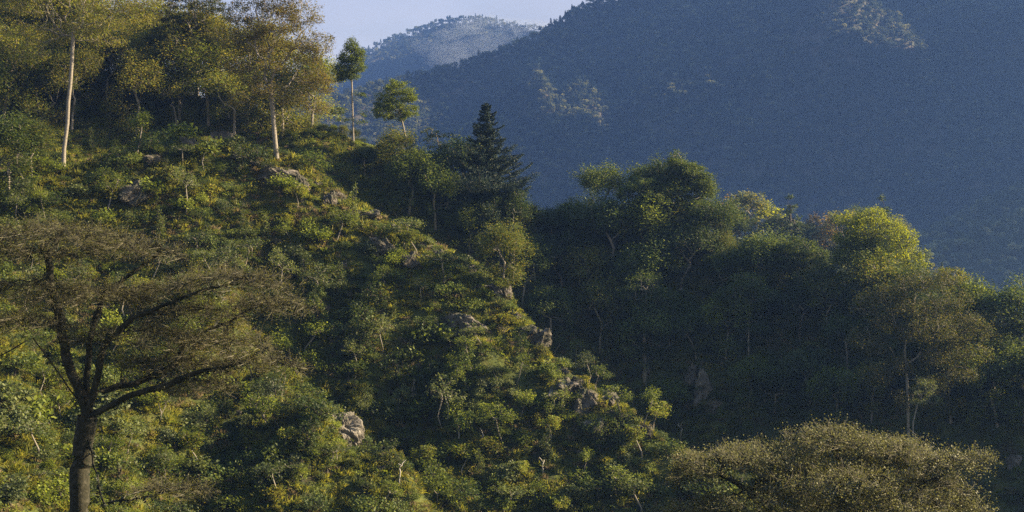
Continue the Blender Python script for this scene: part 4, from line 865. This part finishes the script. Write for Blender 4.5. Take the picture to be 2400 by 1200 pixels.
# ================================================================== FAR WOODS
def far_tree(seed, Ht, Wd, mat, cone=False, n=260, ls=1.5):
    r = RG_(seed)
    if cone:
        f = r.random(n) ** .8; a = r.uniform(0, 6.28, n); rr = Wd * .5 * (1 - f) * r.uniform(.5, 1.1, n) + .3
        c = np.stack([np.cos(a) * rr, np.sin(a) * rr, Ht * (.15 + .85 * f)], 1)
    else:
        c = blob_points(dome(r, 0, 0, Ht * .62, Wd * .5, Wd * .5, Ht * .34, 7), n, r, .5)
    v, q = leaves(c, ls, r, .6, .8)
    pts = np.array([[0, 0, -4.], [0, 0, Ht * .6]]); d = np.tile([[0, 0, 1.]], (1, 1))
    t = tubes(pts[:1], pts[1:], d, d, np.array([.35]), np.array([.2]), 5)
    return mesh_from('far_tree', [(v, q, 0), (*t, 1)], [M[mat], M['bark_dark']])
FX = [far_tree(701, 14, 11, 'far_leaf'), far_tree(702, 17, 9, 'far_leaf'), far_tree(703, 18, 7, 'far_leaf', True), far_tree(704, 12, 11, 'far_leaf'), far_tree(705, 14, 10, 'far_leaf_pale')]
def far_place(m, px, py, Y, fn, s, lab, rot=0):
    Y = Y * KF; s = s * 1.6
    x = (px - 1200) / F * Y; z = float(fn(np.array([x]), np.array([float(Y)]))[0])
    return plant('far_tree', m, (x, Y, z), rot, s, lab, 'tree')
fs = [far_place(FX[0], 1345, 40, 1822, HD, 1.1, 'rounded treetop where the mountain ridge meets the sky'), far_place(FX[1], 1215, 100, 1755, HD, 1.0, 'tall treetop on the mountain ridge below the mist'), far_place(FX[2], 1325, 60, 1800, HD, 1.0, 'spiky leaning tree breaking the mountain skyline'),
      far_place(FX[3], 1110, 140, 1720, HD, 1.0, 'low round tree on the lower part of the mountain ridge'), far_place(FX[4], 1990, 262, 1500, HD, 1.3, 'single pale pinkish tree on the mountainside')]
def far_wood(name, fn, x0, x1, y0, y1, n, seed, lab, sc=(.7, 1.3), pale=.04, srcs=fs, viewm=.02, palefn=None):
    r = RG_(seed); k0 = 1.0 if fn is HG else KF
    x = r.uniform(x0, x1, n) * k0; y = r.uniform(y0, y1, n) * k0; z = fn(x, y); m = in_view(x, y, z, viewm) & (z > -185 * k0); x, y, z = x[m], y[m], z[m]
    k = r.choice(4, len(x), p=[.36, .26, .12, .26]); k = np.where(r.random(len(x)) < pale + (.5 * np.clip(fbm(x / 150, y / 200, 91, 4) * 3 - .6, 0, 1) if fn is HD else 0), 4, k)
    if palefn is not None: k = np.where(palefn(x, y, r), 4, k)
    k = len(srcs) - 1 - k if False else k
    scatter(name, np.stack([x, y, z - .5], 1), r.uniform(*sc, len(x)), k, srcs, lab, 'forest', r, .05)
kx, ky, _ = P3(1985, 165, 1640 * KF)  # pale-leaved trees crowd the knoll, standing in for sunlight on it
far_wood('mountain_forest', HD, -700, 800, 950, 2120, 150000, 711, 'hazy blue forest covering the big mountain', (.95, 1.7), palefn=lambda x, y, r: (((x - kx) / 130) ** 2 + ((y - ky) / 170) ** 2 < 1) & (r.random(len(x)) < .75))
far_wood('distant_forest', HE, -500, 250, 2250, 3050, 26000, 712, 'pale hazy forest on the most distant mountain', (1.2, 2.1), .25)
far_wood('valley_forest', HF, 60, 420, 480, 1060, 22000, 713, 'blue-green forest on the ridge at the right edge', (.8, 1.4), .05)
far_wood('middle_ridge_forest', HG, 10, 175, 374, 475, 1500, 714, 'hazy low trees under the hazy row', (.3, .55), .1)

# ================================================================== AIR
def box(name, a, b, mat):
    v = [(x, y, z) for x in (a[0], b[0]) for y in (a[1], b[1]) for z in (a[2], b[2])]
    q = [(0, 1, 3, 2), (4, 6, 7, 5), (0, 4, 5, 1), (2, 3, 7, 6), (0, 2, 6, 4), (1, 5, 7, 3)]
    return obj(name, mesh_from(name, [(np.array(v, float), np.array(q), 0)], [mat]))
hm = bpy.data.materials.new('haze'); hm.use_nodes = True; t = hm.node_tree; t.nodes.clear()
pv = t.nodes.new('ShaderNodeVolumePrincipled'); ou = t.nodes.new('ShaderNodeOutputMaterial'); t.links.new(pv.outputs[0], ou.inputs['Volume'])
pv.inputs['Color'].default_value = (.215, .42, 1.0, 1); pv.inputs['Density'].default_value = 1.28e-4; pv.inputs['Anisotropy'].default_value = .38
hb = box('haze', (-1300 * KF, -300, -200.2 * KF), (1360 * KF, 3180 * KF, 965 * KF), hm); hb['kind'] = 'stuff'; hb['label'] = 'thin blue haze filling the valley air'; hb['category'] = 'haze'
# a wisp of mist lying on the distant mountain
mm = bpy.data.materials.new('mist'); mm.use_nodes = True; t = mm.node_tree; t.nodes.clear()
pv = t.nodes.new('ShaderNodeVolumePrincipled'); ou = t.nodes.new('ShaderNodeOutputMaterial'); t.links.new(pv.outputs[0], ou.inputs['Volume'])
pv.inputs['Color'].default_value = (.80, .90, 1.0, 1); pv.inputs['Density'].default_value = 1.3e-3; pv.inputs['Anisotropy'].default_value = .3
parts = []
for k, (px, py, Y, rx, ry, rz) in enumerate([(1090, 85, 2700, 55, 60, 26), (1130, 60, 2760, 60, 60, 16), (1060, 130, 2620, 40, 60, 26), (1180, 75, 2780, 60, 60, 14), (1240, 62, 2800, 50, 60, 10), (1120, 110, 2680, 50, 60, 22), (1110, 50, 2870, 60, 50, 12), (1200, 55, 2900, 70, 50, 10), (1010, 110, 2700, 40, 50, 20), (1290, 62, 2880, 50, 50, 9)]):
    Y = Y * KF; rx, ry, rz = rx * KF, ry * KF, rz * KF; mo = rock(400 + k, 1, 1, 1, 'rock', 30, .3); v = np.empty(len(mo.vertices) * 3, np.float32); mo.vertices.foreach_get('co', v)
    v = v.reshape(-1, 3) * np.array([rx, ry, rz]) + np.array(P3(px, py, Y)); q = np.empty(len(mo.loops), np.int32); mo.loops.foreach_get('vertex_index', q)
    # close the poles of the shell
    parts.append((v, q.reshape(-1, 4), 0)); n2 = 60; top = np.arange(n2); m0 = len(v) - n2
    for base in (0, m0):
        c = v[base:base + n2].mean(0)
        vv = np.vstack([v[base:base + n2], c[None]]); i = np.arange(n2)
        qq = np.stack([i, (i + 1) % n2, np.full(n2, n2), np.full(n2, n2)], 1)
        qq = np.stack([i[::2], (i[::2] + 1) % n2, (i[::2] + 2) % n2, np.full(n2 // 2, n2)], 1)
        if base: qq = qq[:, ::-1]
        parts.append((vv, qq, 0))
mb = obj('mist', mesh_from('mist', parts, [mm])); mb['kind'] = 'stuff'; mb['label'] = 'pale wisp of mist lying on the distant mountain'; mb['category'] = 'mist'
